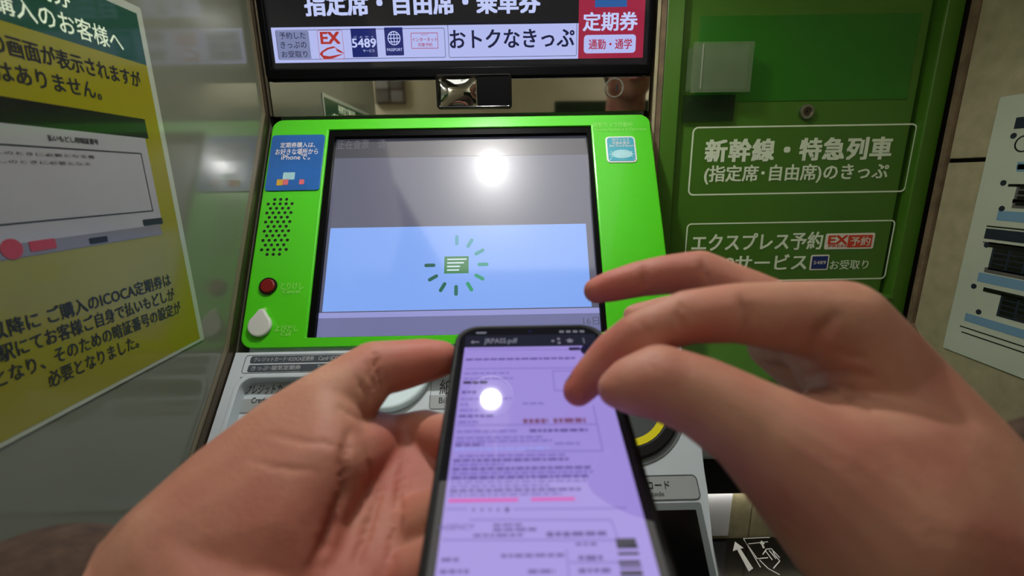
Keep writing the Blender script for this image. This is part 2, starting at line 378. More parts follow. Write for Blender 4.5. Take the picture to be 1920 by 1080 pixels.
# bowed mirror window on the left of the surround
bm = bmesh.new(); R4 = (cw[0] + .003, cw[1] + .003, mid - .001, cw[3] - .002); N = 14
g = [[bm.verts.new(D.w(R4[0] + (R4[2] - R4[0]) * i / N, R4[1] + (R4[3] - R4[1]) * j / N, .0042 + .004 * (1 - (2 * i / N - 1) ** 2) * (1 - (2 * j / N - 1) ** 2))) for j in range(N + 1)] for i in range(N + 1)]
for i in range(N):
    for j in range(N): bm.faces.new((g[i][j], g[i + 1][j], g[i + 1][j + 1], g[i][j + 1]))
build('convex_mirror', bm, M['white_glass'], cf, smooth=True)
patch(D, (mid + .0005, cw[1] + .003, cw[2] - .003, cw[3] - .002), M['black_cover'], cf, 'camera_cover', .0036, .0075, .002)
lu, lv = D.uv(1150, 166)
lk = build('key_lock', ring(D, circ(lu, lv, .0118), circ(lu, lv, .0098), .0035, .0062), M['steel'], tm, smooth=False)
build('lock_face', prism(D, circ(lu, lv, .0098), .0035, .0045), M['mirror'], lk)
build('keyhole', prism(D, rr(lu + .0022, lv - .0042, lu + .0048, lv + .0042, .001), .0045, .005), M['black_matte'], lk)
# green control panel with the screen opening
sTL, sBR = G.uv(617, 243), G.uv(1138, 622); so = (-.2228, sBR[1], .1080, sTL[1])
gp = build('control_panel', ring(G, rr(X0, vbot + .001, X1, -.002, .013, 8), rr(*so, .001, 8), -.016, .0), M['plate_green'], tm, bevel=.0016)
bz = build('screen_bezel', ring(G, rr(so[0] - .001, so[1] - .001, so[2] + .001, so[3] + .001, .001), rr(so[0] + .0075, so[1] + .0005, so[2] - .0055, so[3] - .0085, .0005), -.018, -.0025), M['black_cover'], tm)
GS = G.sub(0, 0, -.009)
scr = patch(GS, (so[0] + .003, so[1], so[2] - .003, so[3] - .003), E['s_mid'], tm, 'touch_screen', -.002, 0)
su0, su1 = so[0] + .003, so[2] - .003
def srow(y0, y1, m, name='screen_band', h=.0002):
    patch(GS, (su0, GS.uv(860, y1)[1], su1, GS.uv(860, y0)[1] if y0 else so[3] - .003), m, scr, name, .0, h)
srow(0, 293, E['s_head']); srow(582, 592, E['s_low']); srow(592, 640, E['s_foot'])
dl = rect(GS, (621, 424), (1108, 576)); dl = (GS.uv(613, 500)[0], GS.uv(860, 580)[1], GS.uv(1104, 500)[0], GS.uv(860, 424)[1])
patch(GS, dl, E['s_dialog'], scr, 'dialog_box', .0, .0006)
text(GS, '正在查票　请', rect(GS, (634, 263), (722, 279)), E['s_htext'], scr, .0005, .005)
text(GS, '16日', rect(GS, (1093, 595), (1124, 609)), E['s_mid'], scr, .0005, .005)
cu, cv = GS.uv(856, 497)
for k in range(10):
    a = math.radians(90 - 30 * k); dx, dy = math.cos(a), math.sin(a); r0, r1, hw = .0245, .0375, .0021
    P = []
    for cc, r_, s_ in ((1, r1, -1), (-1, r0, 1)):
        for t in range(7):
            b = a + (-math.pi / 2 + math.pi * t / 6) + (0 if cc == 1 else math.pi)
            P.append((cu + dx * (r_ - cc * hw) + hw * math.cos(b), cv + dy * (r_ - cc * hw) + hw * math.sin(b)))
    build('spinner_tick', prism(GS, P, .0006, .0009), E['tick%d' % k], scr)
ic = (cu - .0142, cv - .0105, cu + .0142, cv + .0105); patch(GS, ic, E['s_green'], scr, 'ticket_icon', .0006, .0009)
for i, L in enumerate((.0225, .0195, .015, .014)):
    v = cv + .0068 - i * .0044; patch(GS, (cu - .0108, v - .0008, cu - .0108 + L, v + .0008), E['s_white'], scr, 'icon_line', .0009, .0011)
text(G, '防犯カメラ作動中', rect(G, (1112, 230), (1186, 238)), M['light_green'], tm, .0006)
text(G, 'Security System is in Operation', rect(G, (1114, 241), (1212, 246)), M['light_green'], tm, .0006)
text(G, 'とりけし', rect(G, (528, 530), (569, 542)), M['light_green'], tm, .0006, .005); text(G, 'Cancel', rect(G, (531, 543), (562, 550)), M['light_green'], tm, .0006, .005)
text(G, 'よびだし', rect(G, (517, 610), (559, 622)), M['light_green'], tm, .0006, .005); text(G, 'Call', rect(G, (527, 623), (545, 630)), M['light_green'], tm, .0006, .005)
# speaker grille
bm = bmesh.new()
rows = [(519, 374, 3)] + [(0, 0, 5)] * 0
top, bot_ = G.uv(527, 374), G.uv(512, 477); nr = 13
gc = (top[0] + bot_[0]) / 2
for i in range(nr):
    v = top[1] + (bot_[1] - top[1]) * i / (nr - 1); n = 3 if i in (0, nr - 1) else 5 if i % 2 else 4
    for k in range(n):
        uu = gc + (k - (n - 1) / 2) * .0071 if n != 5 else gc + (k - 2) * .0071 / 1.0
        prism(G, circ(uu, v, .0019, 8), .0, .0003, bm)
build('speaker_holes', bm, M['black_matte'], tm, kind='stuff')
u, v = G.uv(504, 537); rb = build('cancel_button_rim', ring(G, circ(u, v, .0098), circ(u, v, .0084), 0, .0025), M['black_rubber'], tm)
build('cancel_button', prism(G, circ(u, v, .0083), 0, .0038), M['red_button'], tm, bevel=.0015)
u, v = G.uv(490, 611); r = .0128; P = [(u + r * math.cos(t), v + r * math.sin(t)) for t in [math.radians(130 + 280 * k / 24) for k in range(25)]] + [(u + .003, v + .0175), (u + .0, v + .0190), (u - .003, v + .0175)]
build('call_button', prism(G, P, 0, .0055), M['pale_button'], tm, bevel=.0018)
u, v = G.uv(497, 580); build('call_lamp', prism(G, circ(u, v, .0022, 12), 0, .001), M['light_green'], tm)

# grey console
kr0, kr1 = .186, K.uv(1345, 1080)[0]; vb = -.30
kout = [(X0 - .002, -.004), (X0 - .002, vb), (kr1 - .002, vb), (kr1 + .001, -.20), (.1795, -.15), (.1845, -.08), (.186, -.02), (.186, -.004)]
trayR = rect(K, (450, 708), (880, 760)); tray = (K.uv(450, 709)[0], -.155, .068, K.uv(700, 702)[1])
# face plate built as strips around the tray, the ring and the reader recess
con = build('console', prism(K, [kout[i] for i in (0, 1)] + [(tray[0], vb), (tray[0], -.004)], -.02, 0), M['grey_plastic'], tm)
def kp(a, b, c, d): return prism(K, rr(a, b, c, d), -.02, 0)
bm = bmesh.new(); q = .001
prism(K, [(X0 - .002, -.004), (X0 - .002, vb), (tray[0], vb), (tray[0], -.004)], -.022, 0, bm)
prism(K, rr(tray[0], tray[3], tray[2], -.004), -.022, 0, bm); prism(K, rr(tray[0], vb, tray[2], tray[1]), -.022, 0, bm)
prism(K, [(tray[2], -.004), (tray[2], vb)] + kout[2:], -.022, 0, bm)
bmesh.ops.remove_doubles(bm, verts=bm.verts, dist=1e-5)
bpy.data.objects.remove(con); con = build('console', bm, M['grey_plastic'], tm)
# raised rim with rounded corners around the tray, and the floor of the tray
u0, v0, u1, v1 = tray
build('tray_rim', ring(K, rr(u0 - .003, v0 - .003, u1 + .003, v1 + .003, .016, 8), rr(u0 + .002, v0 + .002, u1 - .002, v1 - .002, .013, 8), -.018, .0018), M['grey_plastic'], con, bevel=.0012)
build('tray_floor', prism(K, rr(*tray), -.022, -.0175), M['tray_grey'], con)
KT = K.sub(0, 0, -.0175)
lb = rect(KT, (462, 716), (620, 775)); lb = (lb[0], lb[1], lb[0] + .10, lb[3]); patch(KT, lb, M['label_grey'], con, 'label_plate', 0, .004, .006); outline(KT, (lb[0] + .001, lb[1] + .001, lb[2] - .001, lb[3] - .001), M['line_dark'], con, .0005, .005, h0=.004, h1=.0043)
text(KT, 'クレジットカード', (lb[0] + .005, lb[3] - .0155, lb[0] + .056, lb[3] - .005), M['ink'], con, .0046, .006); text(KT, 'Credit Card', (lb[0] + .014, lb[3] - .025, lb[0] + .046, lb[3] - .019), M['ink'], con, .0046)
lb = (KT.uv(808, 720)[0], lb[1], KT.uv(808, 720)[0] + .075, lb[3]); patch(KT, lb, M['label_grey'], con, 'label_plate', 0, .004, .004); outline(KT, (lb[0] + .001, lb[1] + .001, lb[2] - .001, lb[3] - .001), M['line_dark'], con, .0005, .003, h0=.004, h1=.0043)
tu = KT.uv(826, 722)[0]; text(KT, '紙幣', (tu, lb[3] - .020, tu + .030, lb[3] - .004), M['ink'], con, .0046, .006); text(KT, 'Bill', (tu, lb[3] - .029, tu + .010, lb[3] - .023), M['ink'], con, .0046)
# card slot dome between the two labels
u, v = KT.uv(733, 694)
bm = bmesh.new(); prev = None; nn_ = 40
for rad, hz in ((.048, 0), (.048, .010), (.0465, .0125), (.044, .0135), (.0425, .0125), (.030, .010), (.012, .0085)):
    row = [bm.verts.new(KT.w(u + rad * math.cos(2 * math.pi * k / nn_) * 1.0, v + rad * math.sin(2 * math.pi * k / nn_), hz)) for k in range(nn_)]
    if prev:
        for k in range(nn_): bm.faces.new((prev[k], prev[(k + 1) % nn_], row[(k + 1) % nn_], row[k]))
    prev = row
bm.faces.new(prev)
for vtx in bm.verts:   # cut by the tray's upper edge
    p = np.array(vtx.co) - KT.o; vv = p @ KT.v
    if vv > tray[3] - .003: vtx.co = Vector(np.array(vtx.co) - KT.v * (vv - tray[3] + .003))
build('card_slot_dome', bm, M['dome'], con, smooth=True)
# dark label bars above the tray
lb = rect(K, (476, 667), (720, 682)); u0 = lb[0] - .008; ls = (u0, K.uv(455, 703)[1] + .0015, u0 + .42, -.0072)
outline(K, ls, M['line_dark'], con, .0005, .003, h0=0, h1=.0004)
hb = (ls[3] - ls[1] - .0050) / 2
for i, (a, b, wa, wb) in enumerate((('クレジットカード･ICOCA定期券', 'Card･ICOCA Commuter Pass', .064, .062), ('きっぷ･磁気定期券', 'Ticket･Magnetic Pass', .052, .055))):
    vt = ls[3] - .0015 - i * (hb + .0020); patch(K, (ls[0] + .006 , vt - hb, ls[0] + .41, vt), M['bar_dark'], con, 'label_bar', 0, .0006, .002)
    text(K, a, (ls[0] + .010, vt - hb * .84, ls[0] + .010 + wa, vt - hb * .16), M['grey_text'], con, .0009, .008); text(K, b, (ls[0] + .079, vt - hb * .8, ls[0] + .079 + wb, vt - hb * .2), M['grey_text'], con, .0009, .004)
# round coin opening with the yellow ring
cu, cv = K.uv(1172, 752); cu -= .004
ro = math.dist((cu, cv), K.uv(1243, 799)); rings = build('coin_opening', ring(K, circ(cu, cv, ro + .012, 48), circ(cu, cv, ro, 48), 0, .006), M['black_rubber'], con, bevel=.002)
build('coin_ring', ring(K, circ(cu, cv, ro, 48), circ(cu, cv, ro - .0068, 48), 0, .0045), M['ring_yellow'], con)
build('coin_bowl', ring(K, circ(cu, cv, ro - .0066, 48), circ(cu, cv, .010, 48), 0, .003), M['ring_grey'], con)
build('coin_slot', prism(K, rr(cu - .014, cv - .0015, cu + .014, cv + .0015), .002, .0036), M['black_matte'], con)
build('opening_bevel', ring(K, circ(cu, cv, ro + .017, 48), circ(cu, cv, ro + .012, 48), 0, .0015), M['tray_grey'], con)
# code reader
ql = rect(K, (1150, 893), (1309, 937)); ql = (.04, ql[1], K.uv(1310, 915)[0], ql[3])
patch(K, ql, M['label_grey'], con, 'label_plate', 0, .0006, .005); outline(K, ql, M['line_dark'], con, .0008, .005, h0=0, h1=.0009)
text(K, 'コード', rect(K, (1211, 903), (1256, 917)), M['ink'], con, .0012, .006); text(K, 'code', rect(K, (1220, 922), (1245, 930)), M['ink'], con, .0012, .003)
qs = (.04, -.29, ql[2] - .0015, K.uv(1260, 943)[1])
patch(K, qs, M['tray_grey'], con, 'reader_frame', 0, .0012, .002); patch(K, (qs[0] + .004, qs[1], qs[2] - .006, qs[3] - .006), M['black_gloss'], con, 'reader_glass', .0012, .0022, .001)
build('console_edge', ring(K, [(.1715, -.09), (.186, -.09), (kr1 + .0015, -.2), (kr1 - .001, vb), (kr1 - .006, vb), (kr1 - .0062, -.2)], [(.172, -.091), (.1835, -.091), (kr1 + .0005, -.2), (kr1 - .0015, vb + .001), (kr1 - .0055, vb + .001), (kr1 - .006, -.2)], -.02, -.0005), M['grey_plastic'], con)

# stickers on the control panel
st = empty('sticker', G.w(*G.uv(550, 305)), 'blue square sticker with white lettering at the upper left of the green panel', 'sticker')
R4 = rect(G, (505, 255), (612, 357)); R4 = (G.uv(500, 300)[0] - .001, R4[1], G.uv(610, 300)[0], R4[3] ); R4 = (max(R4[0], X0 + .003), R4[1], so[0] - .003, R4[3])
patch(G, R4, M['sticker_blue'], st, 'sheet', .0001, .0016, .004, bevel=.0004)
for s, a, b in (('定期券購入は、', (528, 269), (592, 278)), ('お好きな場所から', (519, 281), (597, 291)), ('iPhoneで。', (530, 292), (582, 301))):
    text(G, s, rect(G, a, b), M['white'], st, .0020, .008)
for a, b, mm, nm in (((521, 338), (531, 349), 'amber', 'pass_picture'), ((530, 337), (541, 348), 'pink', 'pass_picture'), ((533, 325), (553, 338), 'sticker_pale', 'pass_picture'), ((563, 338), (571, 347), 'pink', 'pass_picture')):
    patch(G, rect(G, a, b), M[mm], st, nm, .0016, .0020, .0008)
st = empty('sticker', G.w(*G.uv(1165, 280)), "pale cyan rounded sticker with a white border beside the screen's top right", 'sticker')
R4 = rect(G, (1134, 257), (1195, 305)); patch(G, R4, M['white'], st, 'border', .0001, .0010, .005, bevel=.0003)
q = .002; patch(G, (R4[0] + q, R4[1] + q, R4[2] - q, R4[3] - q), M['sticker_cyan'], st, 'sheet', .0010, .0014, .0035)
text(G, '抗ウイルス', rect(G, (1147, 261), (1179, 266)), M['white'], st, .0017); text(G, '抗菌処理済', rect(G, (1147, 267), (1180, 272)), M['white'], st, .0017)
text(G, 'Anti Virus & Bacteria', rect(G, (1142, 273), (1190, 276)), M['white'], st, .0017)
uc, vc = G.uv(1166, 290); build('pale_spot', prism(G, [(uc + .013 * math.cos(t), vc + .006 * math.sin(t)) for t in [2 * math.pi * k / 24 for k in range(24)]], .0014, .0016), M['sticker_pale'], st)
bm = bmesh.new()
for i in range(9):
    for j in range(4):
        if abs(i - 4) * 1.2 + (3 - j) * -1 + 0 > 1.0: prism(G, circ(R4[0] + .0045 + i * .0036 + (j % 2) * .0018, R4[1] + .0045 + j * .0034, .0009, 6), .0014, .0016, bm)
build('dot_pattern', bm, M['sticker_pale'], st, kind='stuff')

# ---------------------------------------------------------------- green cabinet on the right
FILL_MAT = emat('led', (255, 250, 238), 9)
cb = empty('ticket_cabinet', (.383, .68, 0), 'dark green metal cabinet with white Japanese lettering on its upright door', 'cabinet')
cx0, cx1 = .1990, .5645
dx0, dx1 = D.uv(1290, 0)[0], (D.uv(1763, 0)[0] + D.uv(1672, 500)[0]) / 2; dz0 = D.uv(1640, 553)[1]
build('frame', ring(D, rr(cx0, dz0 - .036, cx1, .62, .001), rr(dx0 - .0020, dz0 - .0015, dx1 + .009, .58, .001), -.024, .0), M['cab_green'], cb, bevel=.0022)
build('gap', prism(D, rr(dx0 - .0020, dz0 - .0015, dx1 + .009, .58), -.0245, -.022), M['black_matte'], cb)
dr = build('door', prism(D, rr(dx0, dz0, dx1, .578, .001), -.022, -.011), M['cab_green'], cb, bevel=.001)
build('door_ledge', prism(D, rr(dx0 + .1, dz0 - .006, dx1 + .010, dz0 - .0035), 0, .0025), M['cab_green'], cb, bevel=.0006)
DD = D.sub(0, 0, -.011)
fl = rect(DD, (1312, 28), (1738, 190)); patch(DD, (DD.uv(1311, 60)[0], DD.uv(1500, 189)[1], DD.uv(1722, 60)[0], DD.uv(1500, 28)[1]), M['film_green'], cb, 'cover_film', 0, .0008, bevel=.0002)
def sign(pl, a, b, t, r):
    return outline(pl, rect(pl, a, b), M['lettering_white'], cb, t, r, h0=0, h1=.0003)
sign(DD, (1299, 238), (1697, 360), .0020, .0075)
text(DD, '新幹線・特急列車', rect(DD, (1325, 262), (1667, 298)), M['lettering_white'], cb, .0006, .055, 1.1)
text(DD, '(指定席･自由席)のきっぷ', rect(DD, (1322, 311), (1661, 340)), M['lettering_white'], cb, .0006, .03)
sign(DD, (1288, 419), (1659, 523), .0018, .0065)
text(DD, 'エクスプレス予約', rect(DD, (1299, 439), (1539, 467)), M['lettering_white'], cb, .0006, .03)
text(DD, '5489サービス', rect(DD, (1310, 480), (1510, 505)), M['lettering_white'], cb, .0006, .03)
text(DD, 'お受取り', rect(DD, (1557, 488), (1626, 504)), M['lettering_white'], cb, .0006, .012)
R4 = rect(DD, (1549, 438), (1636, 466)); patch(DD, R4, M['pill_white'], cb, 'badge', 0, .0006, .0025)
text(DD, 'EX', rect(DD, (1554, 442), (1587, 457)), M['pill_red'], cb, .0009, .05); text(DD, 'PRESS', rect(DD, (1553, 459), (1587, 463)), M['pill_red'], cb, .0009, .02)
R4 = rect(DD, (1591, 441), (1632, 463)); patch(DD, R4, M['pill_red'], cb, 'badge', .0006, .0009, .001); text(DD, '予約', rect(DD, (1595, 444), (1629, 460)), M['pill_white'], cb, .0012, .02)
R4 = rect(DD, (1521, 478), (1551, 506)); patch(DD, R4, M['pill_white'], cb, 'badge', 0, .0006, .002); q = .002; patch(DD, (R4[0] + q, R4[1] + q, R4[2] - q, R4[3] - q), M['pill_navy'], cb, 'badge', .0006, .0009)
text(DD, '5489', rect(DD, (1525, 489), (1547, 495)), M['pill_white'], cb, .0012, .01)
u, v = DD.uv(1510, 210)
lk = build('cabinet_lock', ring(DD, circ(u, v, .0092), circ(u, v, .0052), 0, .005), M['steel'], cb, bevel=.001)
build('lock_core', ring(DD, circ(u, v, .0052), circ(u, v, .002), 0, .0035), M['dark_steel'], lk); build('keyhole', prism(DD, circ(u, v, .0022), 0, .003), M['black_matte'], lk)
# sloping lower front of the cabinet
zf = YD and D.w(0, dz0 - .036)[2]
build('sloped_front', yz_prism([(YD, zf), (.545, zf - .062), (.542, zf - .142), (YD + .06, zf - .142), (YD + .06, zf)], cx0, cx1 - .003), M['cab_green'], cb, bevel=.002)
build('grey_lip', yz_prism([(.538, zf - .142), (.538, zf - .174), (.545, zf - .181), (.62, zf - .181), (.62, zf - .142)], cx0, cx1 - .003), M['grey_plastic'], cb, bevel=.003)
build('slot_recess', yz_prism([(.560, zf - .182), (.575, zf - .262), (.62, zf - .277), (.62, zf - .182)], cx0, cx1 - .003), M['black_matte'], cb)
build('added_fill_strip', box(cx0 + .02, .588, zf - .2722, cx1 - .02, .594, zf - .268), FILL_MAT, cb)  # added glowing strip, out of view, to brighten the white card and tiles
build('side_body', box(cx0, YD + .025, .05, cx1, .80, 2.2), M['cab_green'], cb)
# wall below the cabinet's recess, with tiles and a white card
wl = struct('wall_low', box(.19, YD + .005, .0, cx1, YD + .0139, zf - .27), M['grout'])
for a, b in ((.19, D.uv(1407, 960)[0] - .0008), (D.uv(1407, 960)[0] + .0008, cx1)):
    struct('tile', box(a, YD - .003, .66, b, YD + .006, zf - .277), M['tile_beige'], wl, bevel=.001)
wc = build('white_card', box(D.uv(1334, 960)[0] - .02, YD - .006, .884, D.uv(1366, 960)[0], YD - .0032, zf - .279), M['white_card'], None); tag(wc, 'white card standing on the black counter right of the machine', 'card')
ZS = D.w(*D.uv(1380, 1004))[2]
sh = empty('black_counter', (.38, .45, ZS - .03), 'black counter ledge with a white arrow and hand drawing, at lower right', 'counter')
build('counter_top', box(.19, .20, ZS - .03, cx1, YD - .004, ZS), M['black_gloss'], sh, bevel=.002)
build('counter_support', box(.22, .40, .05, cx1 - .03, YD - .01, ZS - .03), M['grey_plastic'], sh)
S = Plane((0, 0, ZS), (1, 0, 0), (0, 1, 0))
def spx(pts, m, name, h=.0006): return build(name, pxpoly(S, pts, .0, h), m, sh)
spx([(1374, 1034), (1378, 1016), (1394, 1028), (1388, 1029), (1412, 1066), (1404, 1072), (1382, 1031)], M['white'], 'arrow')
def sline(pts, wpx=.0007, name='line_drawing'):
    bm = bmesh.new(); Q = [np.array(S.uv(*p)) for p in pts]
    for a, b in zip(Q, Q[1:]):
        d = (b - a) / np.linalg.norm(b - a); nn2 = np.array([-d[1], d[0]]) * wpx
        prism(S, [tuple(a - nn2), tuple(b - nn2), tuple(b + nn2), tuple(a + nn2)], 0, .0004, bm)
    return bm
bm = sline([(1394, 1010), (1443, 1008)]); 
for P in ([(1394, 1010), (1426, 1064)], [(1398, 1017), (1420, 1048), (1440, 1046)], [(1403, 1020), (1440, 1016)], [(1430, 1040), (1437, 1030), (1447, 1029), (1452, 1040), (1462, 1052), (1450, 1066)], [(1442, 1032), (1455, 1048)], [(1448, 1031), (1462, 1046)], [(1436, 1034), (1448, 1050)], [(1424, 1050), (1440, 1066), (1462, 1078)]):
    b2 = sline(P); me = bpy.data.meshes.new('x'); b2.to_mesh(me); b2.free(); bm.from_mesh(me); bpy.data.meshes.remove(me)
build('line_drawing', bm, M['white'], sh)
spx([(1424, 1018), (1428, 1014), (1434, 1020), (1431, 1021), (1434, 1028), (1430, 1028), (1428, 1022)], M['white'], 'arrow')

# clear taped box on the cabinet door
pb = empty('plastic_box', DD.w(*DD.uv(1340, 132)), 'small clear plastic box taped to the upper left of the green door', 'plastic box')
R4 = rect(DD, (1289, 92), (1385, 172)); u0, v0, u1, v1 = R4
build('box_shell', prism(DD, rr(u0, v0, u1 - .002, v1, .002), .001, .022), M['clear'], pb, bevel=.001)
build('tape', prism(DD, rr(u0 - .001, v0 - .004, u1 + .003, v1 + .002), .0222, .0226), M['clear'], pb)
build('tape', prism(DD, rr(u0 + .010, v0, u0 + .0115, v1), .0227, .0232), M['laminate'], pb, label='pale folded tape edge')
build('shadow_sheet', prism(DD, rr(u0 - .002, v0 - .036, u1 - .006, v0 - .004), .0045, .005), mat('shadow_tint', (30, 50, 30), .2, alpha=.55), pb, label='dark see-through sheet put in for the shadow below the box')  # thin dark sheet takes the place of the shadow below the box

# ---------------------------------------------------------------- posters
po = empty('poster', (XL + .001, .30, 1.44), 'laminated yellow notice with a dark green heading on the left wall', 'poster')
zt, zb, yr, yl = 1.5845, 1.3045, .4095, .160
patch(LW, (yl - .004, zb - .003, yr + .006, zt + .006), M['laminate'], po, 'laminate_sheet', .0004, .0014, .002)
LP = LW.sub(0, 0, .0014)
patch(LP, (yl, zb, yr, 1.5457), M['yellow_print'], po, 'yellow_field', 0, .0003); patch(LP, (yl, 1.5457, yr, zt), M['green_print'], po, 'green_heading', 0, .0003)
for s, a, b, mm, of in (('定期券', (20, 8), (132, 30), 'lettering_white', .01), ('購入のお客様へ', (0, 0), (0, 0), 'lettering_white', .01)): pass
def ltext(s, y0, y1, z0, z1, mm, off): text(LP, s, (y0, z0, y1, z1), M[mm], po, .0006, off)
def lp(px, py): 
    u, v = LP.uv(px, py); return u, v
a = lp(130, 8); b = lp(232, 90); c = lp(0, 30)
ltext('券売機で定期券', lp(132, 15)[0] - .092, lp(132, 15)[0], 1.5672, 1.5815, 'lettering_white', .01)
ltext('ご購入のお客様へ', lp(230, 88)[0] - .104, lp(230, 88)[0], 1.5500, 1.5640, 'lettering_white', .01)
ltext('次の画面が表示されますが', lp(264, 160)[0] - .121, lp(264, 160)[0], 1.5262, 1.5385, 'ink', .02)
ltext('故障ではありません。', lp(188, 175)[0] - .104, lp(188, 175)[0], 1.5105, 1.5225, 'ink', .02)
# picture of a screen on the notice
sy = lp(303, 440)[0] ; sy0 = yl + .006
patch(LP, (sy0, 1.4865, lp(272, 240)[0] + .0008, 1.5018), M['black_print'], po, 'picture_top', .0003, .0006)
patch(LP, (sy0, 1.4160, lp(285, 330)[0], 1.4865), M['print_white'], po, 'picture_field', .0003, .0006)
patch(LP, (sy0, 1.4075, lp(303, 440)[0], 1.4160), M['print_grey'], po, 'picture_bar', .0003, .0006)
outline(LP, (sy0 + .012, 1.4275, lp(280, 350)[0] - .002, 1.4745), M['ink'], po, .0009, .0003, h0=.0006, h1=.0008)
text(LP, '払いもどし用暗証番号', (lp(88, 262)[0], 1.4782, lp(184, 274)[0], 1.4822), M['ink'], po, .0009, .02)
for z, l in ((1.4705, .93), (1.4655, .9), (1.4625, .35)):
    text(LP, '払いもどし用暗証番号は払いもどしのときに必要となる番号です'[:int(28 * l)], (sy0 + .016, z - .0022, sy0 + .016 + .17 * l, z), M['ink'], po, .0009, .0)
patch(LP, (lp(264, 404)[0], 1.4165, lp(301, 404)[0], 1.4215), M['ink'], po, 'picture_button', .0006, .0009, .0008)
patch(LP, (lp(166, 452)[0], 1.4088, lp(200, 448)[0], 1.4130), M['ink'], po, 'picture_button', .0006, .0009, .0008)
u, v = lp(20, 467); build('picture_button', prism(LP, circ(u, v, .0062), .0006, .0009), M['print_red'], po); R4 = (lp(54, 465)[0], lp(54, 465)[1] - .0025, lp(104, 461)[0], lp(54, 465)[1] + .0040); patch(LP, R4, M['print_red'], po, 'picture_button', .0006, .0009, .001)
def lrow(s, pr, pl_px, of=.018):
    ur, vr = lp(*pr); ul, vl = lp(*pl_px); return ur, vr
rows = [('以降に ご購入のICOCA定期券は', (314, 503), lp(313, 500)[0] - lp(0, 580)[0] + .009), ('駅にてお客様ご自身で払いもどしが', (320, 524), lp(318, 522)[0] - lp(11, 615)[0] + .009), ('となり、そのための暗証番号の設定が', (331, 545), lp(329, 542)[0] - lp(0, 647)[0] + .009), ('必要となりました。', (248, 598), lp(249, 598)[0] - lp(73, 653)[0])]
for i, (s, pr, L) in enumerate(rows):
    ur = lp(*pr)[0]; z1 = 1.3735 - i * .0134; ltext(s, ur - L, ur, z1 - .0108, z1, 'ink', .02)

pr_ = empty('poster', (XR - .001, .44, 1.38), 'pale laminated instruction sheet with blue caption bars on the right tile wall', 'poster')
# the right wall faces -x : plane u runs towards the viewer
ru0 = -.5405; rz1, rz0 = 1.530, 1.2255; ru1 = ru0 + .215
patch(RW, (ru0, rz0, ru1, rz1), M['paper_pale'], pr_, 'laminate_sheet', .0004, .0022, .002, bevel=.0004)
RP = RW.sub(0, 0, .0022)
def rb(du, z0, w_, h_, mm, nm='picture_block', r=0): patch(RP, (ru0 + du, z0, ru0 + du + w_, z0 + h_), M[mm], pr_, nm, 0, .0003, r)
def dot(du, z): build('bullet', prism(RP, circ(ru0 + du, z, .0028, 14), 0, .0004), M['print_navy'], pr_)
V = lambda py, px=1900: RP.uv(px, py)[1]
def du(px, py): return RP.uv(px, py)[0] - ru0
for (px, py), (wd, ht), mm, nm in (((1901, 242), (.09, .012), 'print_navy', 'caption_bar'), ((1905, 318), (.09, .008), 'print_blue', 'caption_bar'), ((1906, 322), (.085, .008), 'print_blue', 'caption_bar'),
      ((1890, 350), (.12, .003), 'ink', 'caption_line'), ((1897, 390), (.06, .026), 'print_grey', 'picture_block'), ((1898, 380), (.014, .004), 'ink', 'picture_block'),
      ((1868, 413), (.17, .011), 'print_blue', 'caption_bar'), ((1850, 425), (.17, .0015), 'ink', 'caption_line'), ((1845, 447), (.17, .012), 'print_navy', 'caption_bar'), ((1843, 455), (.17, .0015), 'print_grey', 'caption_line'),
      ((1852, 463), (.13, .006), 'ink', 'caption_line'), ((1852, 505), (.06, .026), 'print_navy', 'picture_block'), ((1845, 510), (.07, .006), 'print_grey', 'picture_block'), ((1832, 527), (.09, .011), 'print_blue', 'caption_bar'),
      ((1843, 546), (.085, .005), 'ink', 'caption_line'), ((1868, 592), (.045, .026), 'print_navy', 'picture_block'), ((1808, 601), (.17, .010), 'print_blue', 'caption_bar'),
      ((1800, 612), (.16, .0014), 'ink', 'caption_line'), ((1803, 623), (.16, .0014), 'ink', 'caption_line')):
    u, v = RP.uv(px, py); w2 = min(wd, ru1 - u - .004); patch(RP, (u, v, u + w2, v + ht), M[mm], pr_, nm, 0, .0003)
for k, (px, py) in enumerate(((1852, 505), (1868, 592), (1897, 390))):
    u, v = RP.uv(px, py)
    for i in range(4):
        for j in range(3): patch(RP, (u + .003 + j * .017, v + .003 + i * .006, u + .003 + j * .017 + .014, v + .0072 + i * .006), M['black_print' if k < 2 else 'ink'], pr_, 'table_cell', .0003, .0006)
for px, py in ((1897, 255), (1878, 343), (1875, 391), (1847, 459), (1823, 536), (1832, 584)):
    u, v = RP.uv(px, py); build('bullet', prism(RP, circ(u + .002, v, .0032, 14), 0, .0004), M['print_navy'], pr_)
u, v = RP.uv(1908, 270); build('hand_mark', ring(RP, circ(u + .006, v, .009), circ(u + .006, v, .0075), 0, .0004), M['ink'], pr_)

# notice board on the wall behind, seen in the steel strip of the machine
def behind(px, py, y):
    r = ray(px, py); k = (2 * YD - y) / r[1]; return np.array([r[0] * k, y, 1.45 + r[2] * k])
q0, q1 = behind(705, 195, -2.58), behind(757, 141, -2.58)
nb = empty('notice_board', ((q0[0] + q1[0]) / 2, -2.6, q0[2]), 'dark framed notice board with pale sheets on the cream wall behind', 'notice board')
BW = Plane((q1[0], -2.599, q0[2]), (-1, 0, 0), (0, 0, 1)); bw, bh = q1[0] - q0[0], q1[2] - q0[2]
build('board', prism(BW, rr(0, 0, bw, bh), 0, .02), M['dark_steel'], nb)
for a, b, mm in ((.06, .06, 'print_white'), (.54, .06, 'print_grey'), (.06, .54, 'print_grey'), (.54, .54, 'print_white')):
    build('sheet', prism(BW, rr(a * bw, b * bh, (a + .4) * bw, (b + .4) * bh), .02, .023), M[mm], nb)
